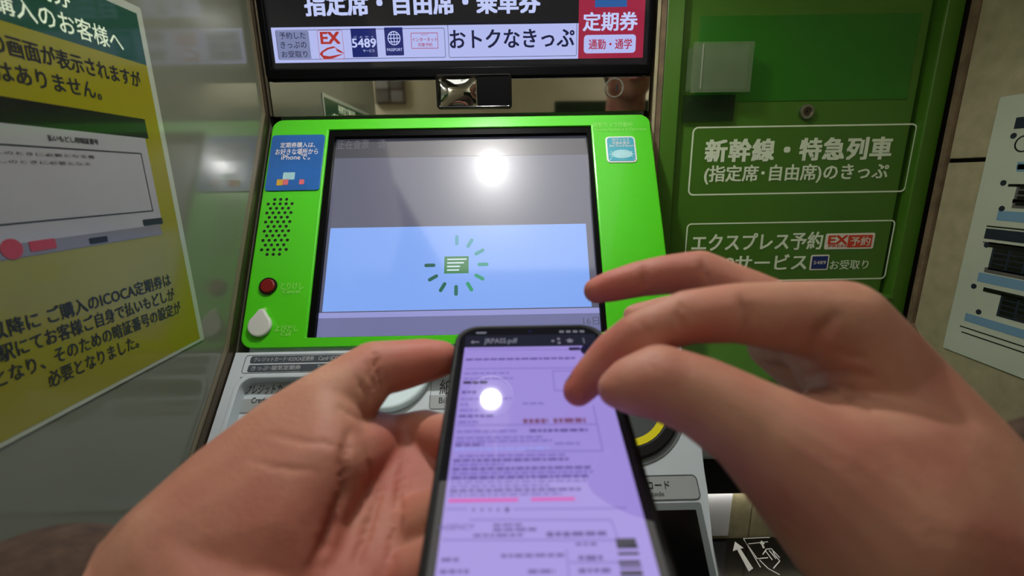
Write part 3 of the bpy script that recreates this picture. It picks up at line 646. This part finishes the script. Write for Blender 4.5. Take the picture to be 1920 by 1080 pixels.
q0, q1 = behind(1040, 203, -1.9), behind(1300, 186, -1.9)
ct = empty('back_counter', ((q0[0] + q1[0]) / 2, -2.1, 0), 'dark green waist-high partition standing before the cream wall behind', 'partition')
build('partition_panel', box(q0[0], -1.94, .05, q1[0], -1.90, q1[2]), mat('partition_green', (44, 74, 58), .5), ct, bevel=.004)
build('foot', box(q0[0], -2.1, 0, q0[0] + .05, -1.75, .05), M['steel'], ct); build('foot', box(q1[0] - .05, -2.1, 0, q1[0], -1.75, .05), M['steel'], ct)

# ---------------------------------------------------------------- ceiling lamps
for i, (x, y, z, wt, R_) in enumerate(LAMPS):
    lab = ('small bright round spot lamp hanging on a thin stem above the machine', 'round ceiling lamp behind on the left', 'round ceiling lamp behind on the right')[i]
    o = empty('ceiling_lamp' if i else 'hanging_lamp', (x, y, z), lab, 'ceiling lamp', 'round lamps in the ceiling' if i else None)
    C_ = Plane((x, y, z), (1, 0, 0), (0, -1, 0))
    if not i: build('stem', prism(Plane((x, y, z), (1, 0, 0), (0, 1, 0)), circ(0, 0, .004, 10), .02, 2.15 - z), M['steel'], o); build('lamp_head', prism(Plane((x, y, z), (1, 0, 0), (0, 1, 0)), circ(0, 0, R_ + .022, 24), 0, .025), M['steel'], o); build('lamp_shade', ring(C_, circ(0, 0, R_ + .022, 24), circ(0, 0, R_ + .020, 24), 0, .022), M['steel'], o)
    hd_ = .010 if i == 0 else .07
    build('lamp_rim', ring(C_, circ(0, 0, R_ + .02, 32), circ(0, 0, R_, 32), 0, .012), M['white'], o)
    area = math.pi * R_ ** 2 + (2 * math.pi * R_ * hd_ if i else 0)
    lm = bpy.data.materials.new('lamp_glow%d' % i); lm.use_nodes = True; b = lm.node_tree.nodes['Principled BSDF']
    b.inputs['Emission Color'].default_value = (1, .985, .95, 1); b.inputs['Emission Strength'].default_value = wt / (math.pi * area)
    build('diffuser', prism(C_, circ(0, 0, R_, 32), .001, hd_), lm, o)

# ---------------------------------------------------------------- smartphone
pA, pB = at(858, 612, F * .078 / 270), at(1128, 608, F * .078 / 270)
pD = at(765, 1080, F * .078 / 487)
PU = (pB - pA) / np.linalg.norm(pB - pA); PVd = (pD - pA); PVd -= PU * (PVd @ PU); PVd /= np.linalg.norm(PVd)
PH = Plane(pA, PU, -PVd)                       # u across, v up the phone (negative = down), n towards the viewer
sp = empty('smartphone', PH.w(.039, -.08, -.005), 'smartphone in a black case showing a lavender document page', 'smartphone')
PWD, PHT = .078, .163
build('case', ring(PH, rr(0, -PHT, PWD, 0, .0125, 10), rr(.0028, -PHT + .0028, PWD - .0028, -.0028, .0105, 10), -.0105, .0006), M['black_rubber'], sp, bevel=.0012)
build('back_cover', prism(PH, rr(.002, -PHT + .002, PWD - .002, -.002, .0105, 10), -.0105, -.0088), M['black_rubber'], sp)
scn = build('screen', prism(PH, rr(.0026, -PHT + .0026, PWD - .0026, -.0026, .0107, 10), -.0088, 0), E['p_status'], sp)
def pr2(u0, v0, u1, v1): return (u0, v0, u1, v1)
s0, s1 = .0052, PWD - .0052
PB = Plane(PH.w(0, 0, .00005), PH.u, PH.v)
vbar = PB.uv(1000, 628)[1]; vpage = PB.uv(1000, 650)[1]
patch(PB, (s0, vpage, s1, vbar), E['p_bar'], scn, 'app_bar', 0, .00008)
page = patch(PB, (s0 + .0002, -PHT + .0075, s1 - .0002, vpage), E['p_page'], scn, 'document_page', 0, .00008)
hT = .00022
text(PB, 'JRPASS.pdf', (PB.uv(908, 640)[0], vbar - .0080, PB.uv(970, 640)[0], vbar - .0028), E['p_icon'], scn, hT, .01, name='file_name')
v = vbar - .0055
bm = prism(PB, rr(.0085, v - .0003, .0125, v + .0003), 0, hT); prism(PB, [(.0082, v), (.0096, v + .0015), (.0096, v - .0015)], 0, hT, bm); build('back_arrow', bm, E['p_icon'], scn)
su = PB.uv(1042, 637)[0]; bm = prism(PB, circ(su - .0016, v, .0008, 10), 0, hT); prism(PB, circ(su + .0015, v + .0016, .0008, 10), 0, hT, bm); prism(PB, circ(su + .0015, v - .0016, .0008, 10), 0, hT, bm); build('share_icon', bm, E['p_icon'], scn)
su = PB.uv(1068, 637)[0]; build('star_icon', prism(PB, [(su + (.0021 if k % 2 == 0 else .001) * math.sin(k * math.pi / 5), v + (.0021 if k % 2 == 0 else .001) * math.cos(k * math.pi / 5)) for k in range(10)], 0, hT), E['p_icon'], scn)
su = PB.uv(1094, 637)[0]; bm = bmesh.new()
for k in (-1, 0, 1): prism(PB, circ(su, v + k * .0015, .0004, 8), 0, hT, bm)
build('menu_icon', bm, E['p_icon'], scn)
bm = prism(PB, rr(.0105, -.0068, .0158, -.0058), 0, hT)
for k in range(4): prism(PB, rr(.0545 + k * .0036, -.0070, .0568 + k * .0036, -.0056), 0, hT, bm)
build('status_marks', bm, E['p_icon'], scn)
build('camera_dot', prism(PB, circ(PWD / 2, -.0055, .0011, 12), 0, hT), E['p_dark'], scn)
def pbar(y, x0, x1, th, m='p_ink', name='text_row', broken=True):
    """a row of illegible small print at the height of pixel row y"""
    v = PB.uv(1000, y)[1]; u0 = max(PB.uv(x0, y)[0], s0 + .0015); u1 = min(PB.uv(x1, y)[0], s1 - .0008)
    if v < -PHT + .009: return
    bm = bmesh.new(); u = u0
    while u < u1 - .0004:
        L = min(rng.uniform(.0012, .0038) if broken else 1, u1 - u); prism(PB, rr(u, v - th / 2 * rng.uniform(.7, 1), u + L, v + th / 2), .00008, .0002, bm); u += L + .0006
    build(name, bm, E[m], scn)
pbar(673, 872, 1082, .0013)
def pline(x0, y0, x1, y1, th=.0004, m='p_line', name='rule'):
    a = np.array(PB.uv(x0, y0)); b = np.array(PB.uv(x1, y1))
    a[0] = max(a[0], s0 + .001); b[0] = min(b[0], s1 - .0008)
    d = (b - a) / np.linalg.norm(b - a); n_ = np.array([-d[1], d[0]]) * th / 2
    build(name, prism(PB, [tuple(a - n_), tuple(b - n_), tuple(b + n_), tuple(a + n_)], .00008, .0002), E[m], scn)
pline(876, 656, 1090, 656, .0003); pline(872, 692, 1100, 690)
for y, x0, x1, th, m in ((699, 871, 955, .0010, 'p_ink2'), (709, 870, 962, .0010, 'p_ink2'), (716, 869, 915, .0016, 'p_dark'), (734, 865, 893, .0014, 'p_ink'), (747, 863, 960, .0010, 'p_ink2'), (757, 862, 882, .001, 'p_ink2'), (757, 980, 1022, .001, 'p_ink2'),
                         (768, 860, 897, .001, 'p_ink2'), (779, 858, 925, .0012, 'p_ink'), (790, 856, 900, .0011, 'p_ink2'), (808, 842, 970, .0010, 'p_ink2'), (808, 993, 1102, .0014, 'p_ink'),
                         (820, 842, 1020, .001, 'p_ink2'), (827, 840, 1035, .001, 'p_ink2'), (833, 850, 907, .001, 'p_ink'), (833, 1040, 1087, .001, 'p_ink2'), (841, 848, 1030, .001, 'p_blue')):
    pbar(y, x0, x1, th, m)
pbar(790, 981, 1028, .0024, 'p_red', 'red_caption'); pbar(790, 1038, 1098, .0026, 'p_red', 'red_caption')
pline(1036, 696, 1040, 733); pline(1036, 696, 1100, 695); pline(1040, 733, 1062, 733); pline(1112, 760, 1130, 846); pline(985, 846, 1130, 846); pline(842, 798, 1118, 796)
pbar(656, 1067, 1088, .0026, 'p_dark', 'page_pill', False); u, v = PB.uv(1104, 657); build('page_button', prism(PB, circ(u, v, .0042), .0001, .0002), E['p_dark'], scn)
for k, (x0, x1, m) in enumerate(((860, 1060, 'p_ink2'), (845, 1066, 'p_ink'), (830, 945, 'p_ink2'), (832, 1113, 'p_ink'), (830, 1112, 'p_ink2'), (828, 1103, 'p_ink'), (826, 1100, 'p_ink2'), (824, 1030, 'p_ink2'), (822, 1094, 'p_ink'), (828, 1054, 'p_ink2'))):
    pbar(854 + k * 8.1, x0, x1, .00105, m)
pbar(937, 824, 972, .0012, 'p_pink', 'marked_row', False); pbar(937, 996, 1078, .0012, 'p_pink', 'marked_row', False)
pline(815, 955, 876, 955); pline(962, 955, 1175, 953)
for k in range(5): pass
u0_ = PB.uv(888, 956); 
for k, x in enumerate((888, 904, 919, 934, 951)):
    u, v = PB.uv(x, 956); build('page_dot', prism(PB, circ(u, v, .0005 if k < 4 else .0009, 8), .00008, .0002), E['p_ink'], scn)
pline(880, 975, 1146, 975); pline(1146, 975, 1160, 1015); pline(805, 1013, 1160, 1013); pline(1062, 1030, 1068, 1095); pline(1068, 1055, 1160, 1055)
text(PB, 'AGENCY', (PB.uv(822, 990)[0], PB.uv(840, 994)[1], PB.uv(890, 990)[0], PB.uv(840, 984)[1]), E['p_ink'], scn, hT, .01)
for y, x0, x1, th in ((984, 925, 978, .0008), (993, 925, 1010, .001), (1003, 888, 980, .0009), (1003, 1025, 1142, .0016), (1022, 1080, 1120, .0008), (1048, 803, 860, .0011), (1048, 1085, 1132, .0014), (1042, 940, 1060, .0010), (1072, 1085, 1150, .0013), (1070, 800, 880, .0011), (1072, 990, 1040, .001)):
    pbar(y, x0, x1, th, 'p_ink')
for k, y in enumerate((1022, 1028, 1041, 1058, 1066, 1078, 1092, 1110)):
    pbar(y, 1156 + k * 1.6, 1194 + k * 2.4, (.0032, .0012, .0009, .0012, .0007, .0014, .002, .001)[k], 'p_dark', 'barcode_bar', False)
pline(800, 1105, 1200, 1105); pbar(1130, 800, 1000, .001)
build('side_key', prism(Plane(PH.w(PWD, -.05, -.005), -PH.v, PH.n), rr(-.006, -.001, .006, .001, .0008), 0, .0008), M['black_rubber'], sp)

# ---------------------------------------------------------------- the person: hands, arms, head
def ph(a, b, h): return PH.w(a, -b, -h)        # a across from the left edge, b down from the top, h below the screen
def S3(px, py, d, r): return (at(px, py, d), r)
def W3(p, r): return (np.array(p, float), r)
_sph = None
def sphere_pts(n=2):
    bm = bmesh.new(); bmesh.ops.create_icosphere(bm, subdivisions=n, radius=1); P = np.array([v.co[:] for v in bm.verts]); bm.free(); return P
SP = sphere_pts(3)
def hull(bm, *sph):
    P = np.concatenate([c + SP * r for c, r in sph]); vs = [bm.verts.new(p) for p in P]
    res = bmesh.ops.convex_hull(bm, input=vs)
    bmesh.ops.delete(bm, geom=list({g for g in res['geom_interior'] + res['geom_unused'] if isinstance(g, bmesh.types.BMVert)}), context='VERTS')
def chain(bm, sph):
    for a, b in zip(sph, sph[1:]): 
        b2 = bmesh.new(); hull(b2, a, b); me = bpy.data.meshes.new('x'); b2.to_mesh(me); b2.free(); bm.from_mesh(me); bpy.data.meshes.remove(me)
def lump(bm, *sph):
    b2 = bmesh.new(); hull(b2, *sph); me = bpy.data.meshes.new('x'); b2.to_mesh(me); b2.free(); bm.from_mesh(me); bpy.data.meshes.remove(me)
def remeshed(bm, voxel, it, fac=.5):
    me = bpy.data.meshes.new('r'); bm.to_mesh(me); bm.free(); o = bpy.data.objects.new('r', me); COL.objects.link(o)
    r = o.modifiers.new('r', 'REMESH'); r.mode = 'VOXEL'; r.voxel_size = voxel; r.use_smooth_shade = True
    s = o.modifiers.new('s', 'SMOOTH'); s.factor = fac; s.iterations = it
    bpy.context.view_layer.update()
    ev = o.evaluated_get(bpy.context.evaluated_depsgraph_get()); me2 = bpy.data.meshes.new_from_object(ev); bpy.data.objects.remove(o); return me2
def project(V):
    Q = (V - CAM) @ RC.T; return np.stack([960 + F * Q[:, 0] / Q[:, 2], 540 - F * Q[:, 1] / Q[:, 2], Q[:, 2]], 1)
def seg_dist(P, a, b):
    a = np.array(a); b = np.array(b); d = b - a; t = np.clip(((P - a) @ d) / (d @ d), 0, 1)[:, None]; return np.linalg.norm(P - a - t * d, axis=1)
def carve(V, Nn, pts, width, depth):
    """press a crease into skin that faces the viewer, along a line of 3D points"""
    n = len(pts); e = np.zeros(len(V))
    for i, p in enumerate(pts):
        t = (i + .5) / n; e = np.maximum(e, math.sin(math.pi * t) ** .6 * np.exp(-(np.linalg.norm(V - p, axis=1) / width) ** 2))
    V -= Nn * (depth * e)[:, None]
def surf(V, Nn, px, py, tol=7):
    """the nearest skin point seen at a pixel, so a crease can be anchored on the skin"""
    Q = project(V); k = np.hypot(Q[:, 0] - px, Q[:, 1] - py) < tol; f = k & (((V - CAM) * Nn).sum(1) < 0) & (Q[:, 2] > .05)
    if not f.any(): return None
    i = np.where(f)[0]; return V[i[np.argmin(Q[i, 2])]].copy()
def normals(me):
    n = np.zeros(len(me.vertices) * 3); me.vertices.foreach_get('normal', n); return n.reshape(-1, 3)

# left hand, holding the phone from its left side
T = [S3(826, 673, .236, .0098), S3(792, 677, .234, .0118), S3(745, 686, .229, .0132), S3(700, 692, .224, .0140), S3(655, 722, .216, .0142), S3(605, 764, .208, .0172), S3(545, 820, .200, .0205), S3(440, 925, .186, .0235), S3(345, 1030, .170, .0245)]
LWR = S3(265, 1150, .163, .0270)
LH = bmesh.new()
chain(LH, T)
imc, mmc, rmc, pmc = S3(735, 823, .228, .0118), W3(ph(-.018, .088, .044), .0125), W3(ph(-.018, .108, .046), .0120), W3(ph(-.018, .128, .044), .0115)
th1, th2, th3 = S3(600, 880, .188, .0200), S3(540, 980, .178, .0240), S3(470, 1080, .170, .0250)
lump(LH, T[5], T[6], T[7], th1); lump(LH, T[6], T[7], T[8], th2, th1); lump(LH, T[7], T[8], th3, th2)
pal1, pal2 = W3(ph(-.052, .112, .044), .0200), W3(ph(-.045, .150, .044), .0200)
lump(LH, imc, mmc, pal1); lump(LH, mmc, rmc, pal1, pal2); lump(LH, rmc, pmc, pal2); lump(LH, pal1, pal2, T[8], th3, LWR); lump(LH, th2, th3, pal1)
web = S3(680, 822, .222, .0095); fl_ = S3(672, 748, .214, .0112); lump(LH, fl_, T[3], T[5]); ix = S3(795, 812, .229, .0118)
bp_ = [W3(ph(.012, .078, .050), .011), W3(ph(.012, .135, .052), .011)]; lump(LH, imc, pmc, *bp_); lump(LH, imc, ix); lump(LH, web, imc, T[6], th1)
for mc, b0, L, r in ((ix, .058, 1.0, .0098), (mmc, .089, 1.08, .0102), (rmc, .110, 1.0, .0098), (pmc, .130, .82, .0085)):
    a1, a2, a3 = .012 * L, .038 * L, .058 * L
    chain(LH, [mc, W3(ph(a1 - .004, b0 - .002, .026), r * 1.1), W3(ph(a2, b0 - .004, .0222), r), W3(ph(a3, b0 - .004, .0208), r * .9), W3(ph(a3 + .010, b0 - .004, .0196), r * .8)])
LEL = W3((-.190, -.080, 1.20), .043); LSH = W3((.135, -.21, 1.47), .055)
lfm = W3(at(70, 1200, .155), .030)
chain(LH, [LWR, lfm, LEL, LSH]); lump(LH, T[8], LWR, th3)

# right hand, index finger and thumb over the phone
RH = bmesh.new()
I = [S3(1084, 733, .187, .0066), S3(1108, 706, .187, .0078), S3(1150, 661, .185, .0088), S3(1200, 627, .181, .0097), S3(1290, 594, .176, .0107), S3(1378, 587, .173, .0117), S3(1480, 594, .174, .0142), S3(1575, 607, .175, .0172)]
chain(RH, I)
TH = [S3(1157, 729, .163, .0072), S3(1190, 722, .163, .0108), S3(1240, 717, .162, .0138), S3(1318, 746, .159, .0146), S3(1415, 803, .155, .0170), S3(1525, 885, .151, .0232), S3(1635, 990, .146, .0275)]
chain(RH, TH)
Md = [S3(1118, 545, .226, .0066), S3(1145, 537, .225, .0080), S3(1195, 524, .222, .0090), S3(1250, 515, .219, .0098), S3(1312, 510, .215, .0106), S3(1385, 545, .209, .0116), S3(1510, 612, .200, .0150)]
chain(RH, Md)
Rg = [S3(1190, 592, .246, .0064), S3(1250, 582, .243, .0080), S3(1330, 575, .240, .0090), S3(1410, 595, .232, .0100), S3(1525, 640, .218, .0135)]; chain(RH, Rg)
Pk = [S3(1330, 612, .262, .0056), S3(1380, 606, .258, .0070), S3(1440, 612, .252, .0080), S3(1550, 680, .236, .0115)]; chain(RH, Pk)
RWR = S3(1850, 1045, .152, .0270)
bk1, bk2, bk3 = S3(1665, 725, .176, .0205), S3(1760, 860, .166, .0240), S3(1835, 960, .158, .0245)
ul1, ul2 = S3(1650, 790, .210, .0180), S3(1750, 920, .185, .022)
lump(RH, I[-1], Md[-1], bk1); lump(RH, Md[-1], Rg[-1], bk1, ul1); lump(RH, Rg[-1], Pk[-1], ul1); lump(RH, bk1, ul1, bk2, ul2); lump(RH, bk2, ul2, bk3, RWR)
pw = S3(1600, 760, .202, .0140); pv = S3(1450, 650, .236, .0125)
lump(RH, pw, bk1, ul1); lump(RH, Md[-1], Rg[-1], Pk[-1], pv); lump(RH, pw, Rg[-1], pv, ul1); lump(RH, I[-1], Md[-1], pw, bk1); lump(RH, TH[5], TH[6], bk2); lump(RH, TH[6], bk2, bk3, RWR); lump(RH, TH[5], S3(1640, 830, .178, .018), pw); lump(RH, S3(1640, 830, .178, .018), bk2, bk1, ul1)
REL = W3((.455, -.090, 1.19), .043); RSH = W3((.465, -.22, 1.47), .055); rfm = W3(at(2100, 1010, .155), .031)
chain(RH, [RWR, rfm, REL, RSH])
HX, HY, HZ = .352, -.155, 1.75
blush_pts = [T[0][0], T[2][0], I[0][0], I[2][0], I[4][0], Md[0][0], Md[2][0], TH[0][0]]
def finish_hand(bm, creases, blush_shade):
    me = remeshed(bm, .00125, 7)
    n = len(me.vertices); V = np.zeros(n * 3); me.vertices.foreach_get('co', V); V = V.reshape(-1, 3); Nn = normals(me)
    jobs = []
    for pts, w_, d_ in creases:
        D_ = []
        for (a0, a1), (b0, b1) in zip(pts, pts[1:]):
            k_ = max(1, int(math.hypot(b0 - a0, b1 - a1) / 4)); D_ += [(a0 + (b0 - a0) * q / k_, a1 + (b1 - a1) * q / k_) for q in range(k_)]
        P = [surf(V, Nn, *p) for p in D_ + [pts[-1]]]; P = [p for p in P if p is not None]
        if len(P) > 1: jobs.append((P, w_, d_))
    for P, w_, d_ in jobs: carve(V, Nn, P, w_, d_)
    me.vertices.foreach_set('co', V.ravel())
    B = np.zeros(n)
    for c, r, k in blush_shade: B = np.maximum(B, k * np.exp(-(np.linalg.norm(V - c, axis=1) / r) ** 2))
    return me, B
lc = [([(706, 655), (712, 690), (728, 738)], .0013, .0022), ([(690, 668), (700, 705), (718, 745)], .0012, .0010), ([(668, 700), (690, 735), (702, 768)], .0014, .0009), ([(640, 760), (668, 778), (690, 790)], .0016, .0010),
      ([(500, 808), (560, 822), (650, 830)], .0014, .0006), ([(470, 858), (520, 872), (600, 880)], .0012, .0006), ([(662, 800), (650, 850), (652, 920), (620, 1000), (585, 1075)], .0024, .0030),
      ([(722, 900), (700, 960), (668, 1060)], .0016, .0016), ([(690, 830), (700, 900), (690, 950)], .0014, .0010), ([(760, 850), (745, 960), (730, 1060)], .0014, .0012)]
rc = [([(1200, 590), (1215, 640)], .0012, .0006), ([(1268, 562), (1274, 630)], .0012, .0013), ([(1290, 556), (1296, 600)], .001, .0005), ([(1390, 548), (1404, 590), (1400, 642)], .0016, .0020),
      ([(1560, 590), (1535, 640), (1510, 680)], .0024, .0024),
      ([(1200, 495), (1206, 548)], .0012, .0016), ([(1312, 478), (1320, 530)], .0012, .0012), ([(1490, 712), (1560, 702), (1630, 708)], .0018, .0020), ([(1500, 722), (1580, 738), (1640, 765)], .0016, .0018), ([(1560, 665), (1620, 672)], .0012, .0010),
      ([(1285, 650), (1300, 700)], .0010, .0004), ([(1215, 660), (1222, 690)], .001, .0004)]
ml, bl = finish_hand(LH, lc, [(T[1][0], .024, .8), (T[3][0], .016, .35), (imc[0], .03, .35), (th2[0], .03, .35), (pal1[0], .045, .6), (S3(760, 900, .2, 1)[0], .03, .6)])  # palm entries redden the skin and also darken it in place of shade
mr, br = finish_hand(RH, rc, [(I[0][0], .016, .8), (I[2][0], .018, .6), (I[4][0] + np.array([.008, 0, -.004]), .018, .75), (Md[1][0], .02, .8), (Md[3][0], .012, .5), (TH[1][0], .012, .3), (pw[0], .02, .5)])
# head and trunk, coarser
HB = bmesh.new()
hd = lambda x, y, z, r: W3((HX + x, HY + y, HZ + z), r)
lump(HB, hd(0, -.035, .040, .078), hd(0, .01, .045, .070), hd(0, .02, -.005, .060)); lump(HB, hd(0, .02, -.005, .060), hd(0, .045, -.075, .026), hd(-.03, .0, -.05, .03), hd(.03, .0, -.05, .03))
chain(HB, [hd(0, .085, .012, .007), hd(0, .102, -.022, .0115)]); 
for s in (-1, 1):
    lump(HB, hd(s * .012, .088, -.026, .007), hd(0, .09, -.026, .008)); lump(HB, hd(s * .079, -.01, .015, .009), hd(s * .083, -.02, .02, .008), hd(s * .078, -.012, -.015, .007)); chain(HB, [hd(s * .018, .078, .036, .009), hd(s * .045, .066, .034, .009)])
chain(HB, [hd(-.018, .083, -.052, .006), hd(0, .088, -.050, .0075), hd(.018, .083, -.052, .006)]); chain(HB, [hd(0, -.025, -.03, .055), hd(0, -.045, -.15, .058)])
lump(HB, W3((HX - .12, -.21, 1.47), .055), W3((HX + .12, -.22, 1.47), .055), W3((HX - .1, -.21, 1.30), .09), W3((HX + .1, -.21, 1.30), .09)); lump(HB, W3((HX - .1, -.21, 1.30), .09), W3((HX + .1, -.21, 1.30), .09), W3((HX - .07, -.21, 1.0), .095), W3((HX + .07, -.21, 1.0), .095))
chain(HB, [W3((HX - .09, -.21, .95), .09), W3((HX - .10, -.20, .52), .062), W3((HX - .11, -.22, .10), .042), W3((HX - .11, -.10, .045), .035)]); chain(HB, [W3((HX + .09, -.21, .95), .09), W3((HX + .10, -.20, .52), .062), W3((HX + .11, -.22, .10), .042), W3((HX + .11, -.10, .045), .035)])
mh = remeshed(HB, .005, 4)
bm = bmesh.new(); bm.from_mesh(ml); n1 = len(bm.verts); bm.from_mesh(mr); n2 = len(bm.verts); bm.from_mesh(mh); n3 = len(bm.verts)
me = bpy.data.meshes.new('person'); bm.to_mesh(me); bm.free()
for p in me.polygons: p.use_smooth = True
a = me.attributes.new('blush_shade', 'FLOAT', 'POINT'); a.data.foreach_set('value', np.concatenate([bl, br, np.zeros(n3 - n2)]))
me.materials.append(M['skin'])
pe = bpy.data.objects.new('person', me); COL.objects.link(pe); tag(pe, 'person in a brown jacket holding a phone and touching its screen', 'person'); ROOT[pe.name] = np.zeros(3)
def part_mesh(name, me, m, label=None):
    for p in me.polygons: p.use_smooth = True
    me.materials.append(m); o = bpy.data.objects.new(name, me); COL.objects.link(o); o.parent = pe; ROOT[o.name] = np.zeros(3)
    if label: o['label'] = label
    return o
def sleeve(name, a, b, c, m, grow=.010, start=.12):
    J = bmesh.new(); s = W3(a[0] + (b[0] - a[0]) * start, a[1] + grow)
    chain(J, [s, (b[0], b[1] + grow), (c[0], c[1] + grow + .005)]); return part_mesh(name, remeshed(J, .004, 3), m)
J = bmesh.new()
g = .014
def gw(s): return (s[0], s[1] + g)
lcu = W3(at(100, 1195, .157), .033); rcu = W3(at(2070, 1010, .152), .033)
chain(J, [(lcu[0], .033), (lfm[0], .037), (LEL[0], .056), (LSH[0], .070)]); chain(J, [(rfm[0], .044), (REL[0], .056), (RSH[0], .070)])
lump(J, W3((HX - .13, -.21, 1.46), .070), W3((HX + .12, -.22, 1.46), .070), W3((HX - .11, -.21, 1.30), .100), W3((HX + .11, -.21, 1.30), .100)); lump(J, W3((HX - .11, -.21, 1.30), .100), W3((HX + .11, -.21, 1.30), .100), W3((HX - .09, -.21, .95), .105), W3((HX + .09, -.21, .95), .105))
part_mesh('jacket', remeshed(J, .005, 2), M['jacket_brown'])
J = bmesh.new(); chain(J, [(rcu[0], .033), (rfm[0] + (REL[0] - rfm[0]) * .2, .047)]); part_mesh('cuff', remeshed(J, .003, 2), M['cuff_black'], 'black cuff at the right wrist')
J = bmesh.new()
for s in (-1, 1): chain(J, [W3((HX + s * .09, -.21, .95), .104), W3((HX + s * .10, -.20, .52), .078), W3((HX + s * .11, -.22, .13), .060)])
part_mesh('trousers', remeshed(J, .007, 2), M['cuff_black'])
J = bmesh.new()
for s in (-1, 1): lump(J, W3((HX + s * .11, -.22, .06), .045), W3((HX + s * .11, -.10, .048), .047), W3((HX + s * .11, -.04, .042), .040))
part_mesh('shoes', remeshed(J, .006, 2), M['black_rubber'])
J = bmesh.new(); lump(J, hd(0, -.045, .050, .083), hd(0, -.01, .070, .075), hd(0, -.075, .0, .060)); chain(J, [hd(-.05, .045, .088, .022), hd(.05, .045, .088, .022)])
part_mesh('hair', remeshed(J, .005, 2), M['hair'])
J = bmesh.new(); chain(J, [hd(-.016, .086, -.052, .005), hd(0, .092, -.051, .006), hd(.016, .086, -.052, .005)]); part_mesh('lips', remeshed(J, .0015, 3), M['lips'])
for s in (-1, 1):
    J = bmesh.new(); bmesh.ops.create_uvsphere(J, u_segments=16, v_segments=10, radius=.009); bmesh.ops.translate(J, verts=J.verts, vec=Vector((HX + s * .031, HY + .073, HZ + .018))); meE = bpy.data.meshes.new('eye'); J.to_mesh(meE); J.free(); part_mesh('eye', meE, M['eye'])
def nail(c, along, up, w_, l_, name='fingernail'):
    """a slightly domed nail plate: centre, direction to the tip, outward direction"""
    along = along / np.linalg.norm(along); up = up - along * (up @ along); up /= np.linalg.norm(up); side = np.cross(along, up)
    bm = bmesh.new(); g = []
    for i in range(9):
        row = []
        for j in range(7):
            s_ = -1 + 2 * i / 8; t_ = -1 + 2 * j / 6; q = math.sqrt(max(0, 1 - .35 * t_ * t_)) if t_ > 0 else 1
            row.append(bm.verts.new(c + side * s_ * w_ * q + along * t_ * l_ * (1 - .15 * s_ * s_) + up * (-.0022 * s_ * s_ - .0004 * t_ * t_)))
        g.append(row)
    for i in range(8):
        for j in range(6): bm.faces.new((g[i][j], g[i + 1][j], g[i + 1][j + 1], g[i][j + 1]))
    r = bmesh.ops.solidify(bm, geom=list(bm.faces), thickness=.0005)
    meN = bpy.data.meshes.new(name); bm.to_mesh(meN); bm.free(); part_mesh(name, meN, M['nail'])
def fnail(ch, up, k=1.0):
    a_, b_ = ch[0][0], ch[1][0]; d = (a_ - b_) / np.linalg.norm(a_ - b_); up = np.array(up, float); up -= d * (up @ d); up /= np.linalg.norm(up)
    r = (ch[0][1] + ch[1][1]) / 2; c = a_ - d * .004 + up * (ch[0][1] * 1.0 + .0004); nail(c, d, up, r * .75 * k, .0055 * k)
fnail(TH, RC[1] * .5 - RC[2] * .9, .85); fnail(I, -RC[0] + RC[1] * .3 + RC[2] * .6); fnail(Md, RC[2] + RC[1] * .6); fnail(Rg, RC[2] + RC[1] * .5); fnail(Pk, RC[2] + RC[1] * .5); fnail(T, RC[1] * .1 + RC[2], 1.0)
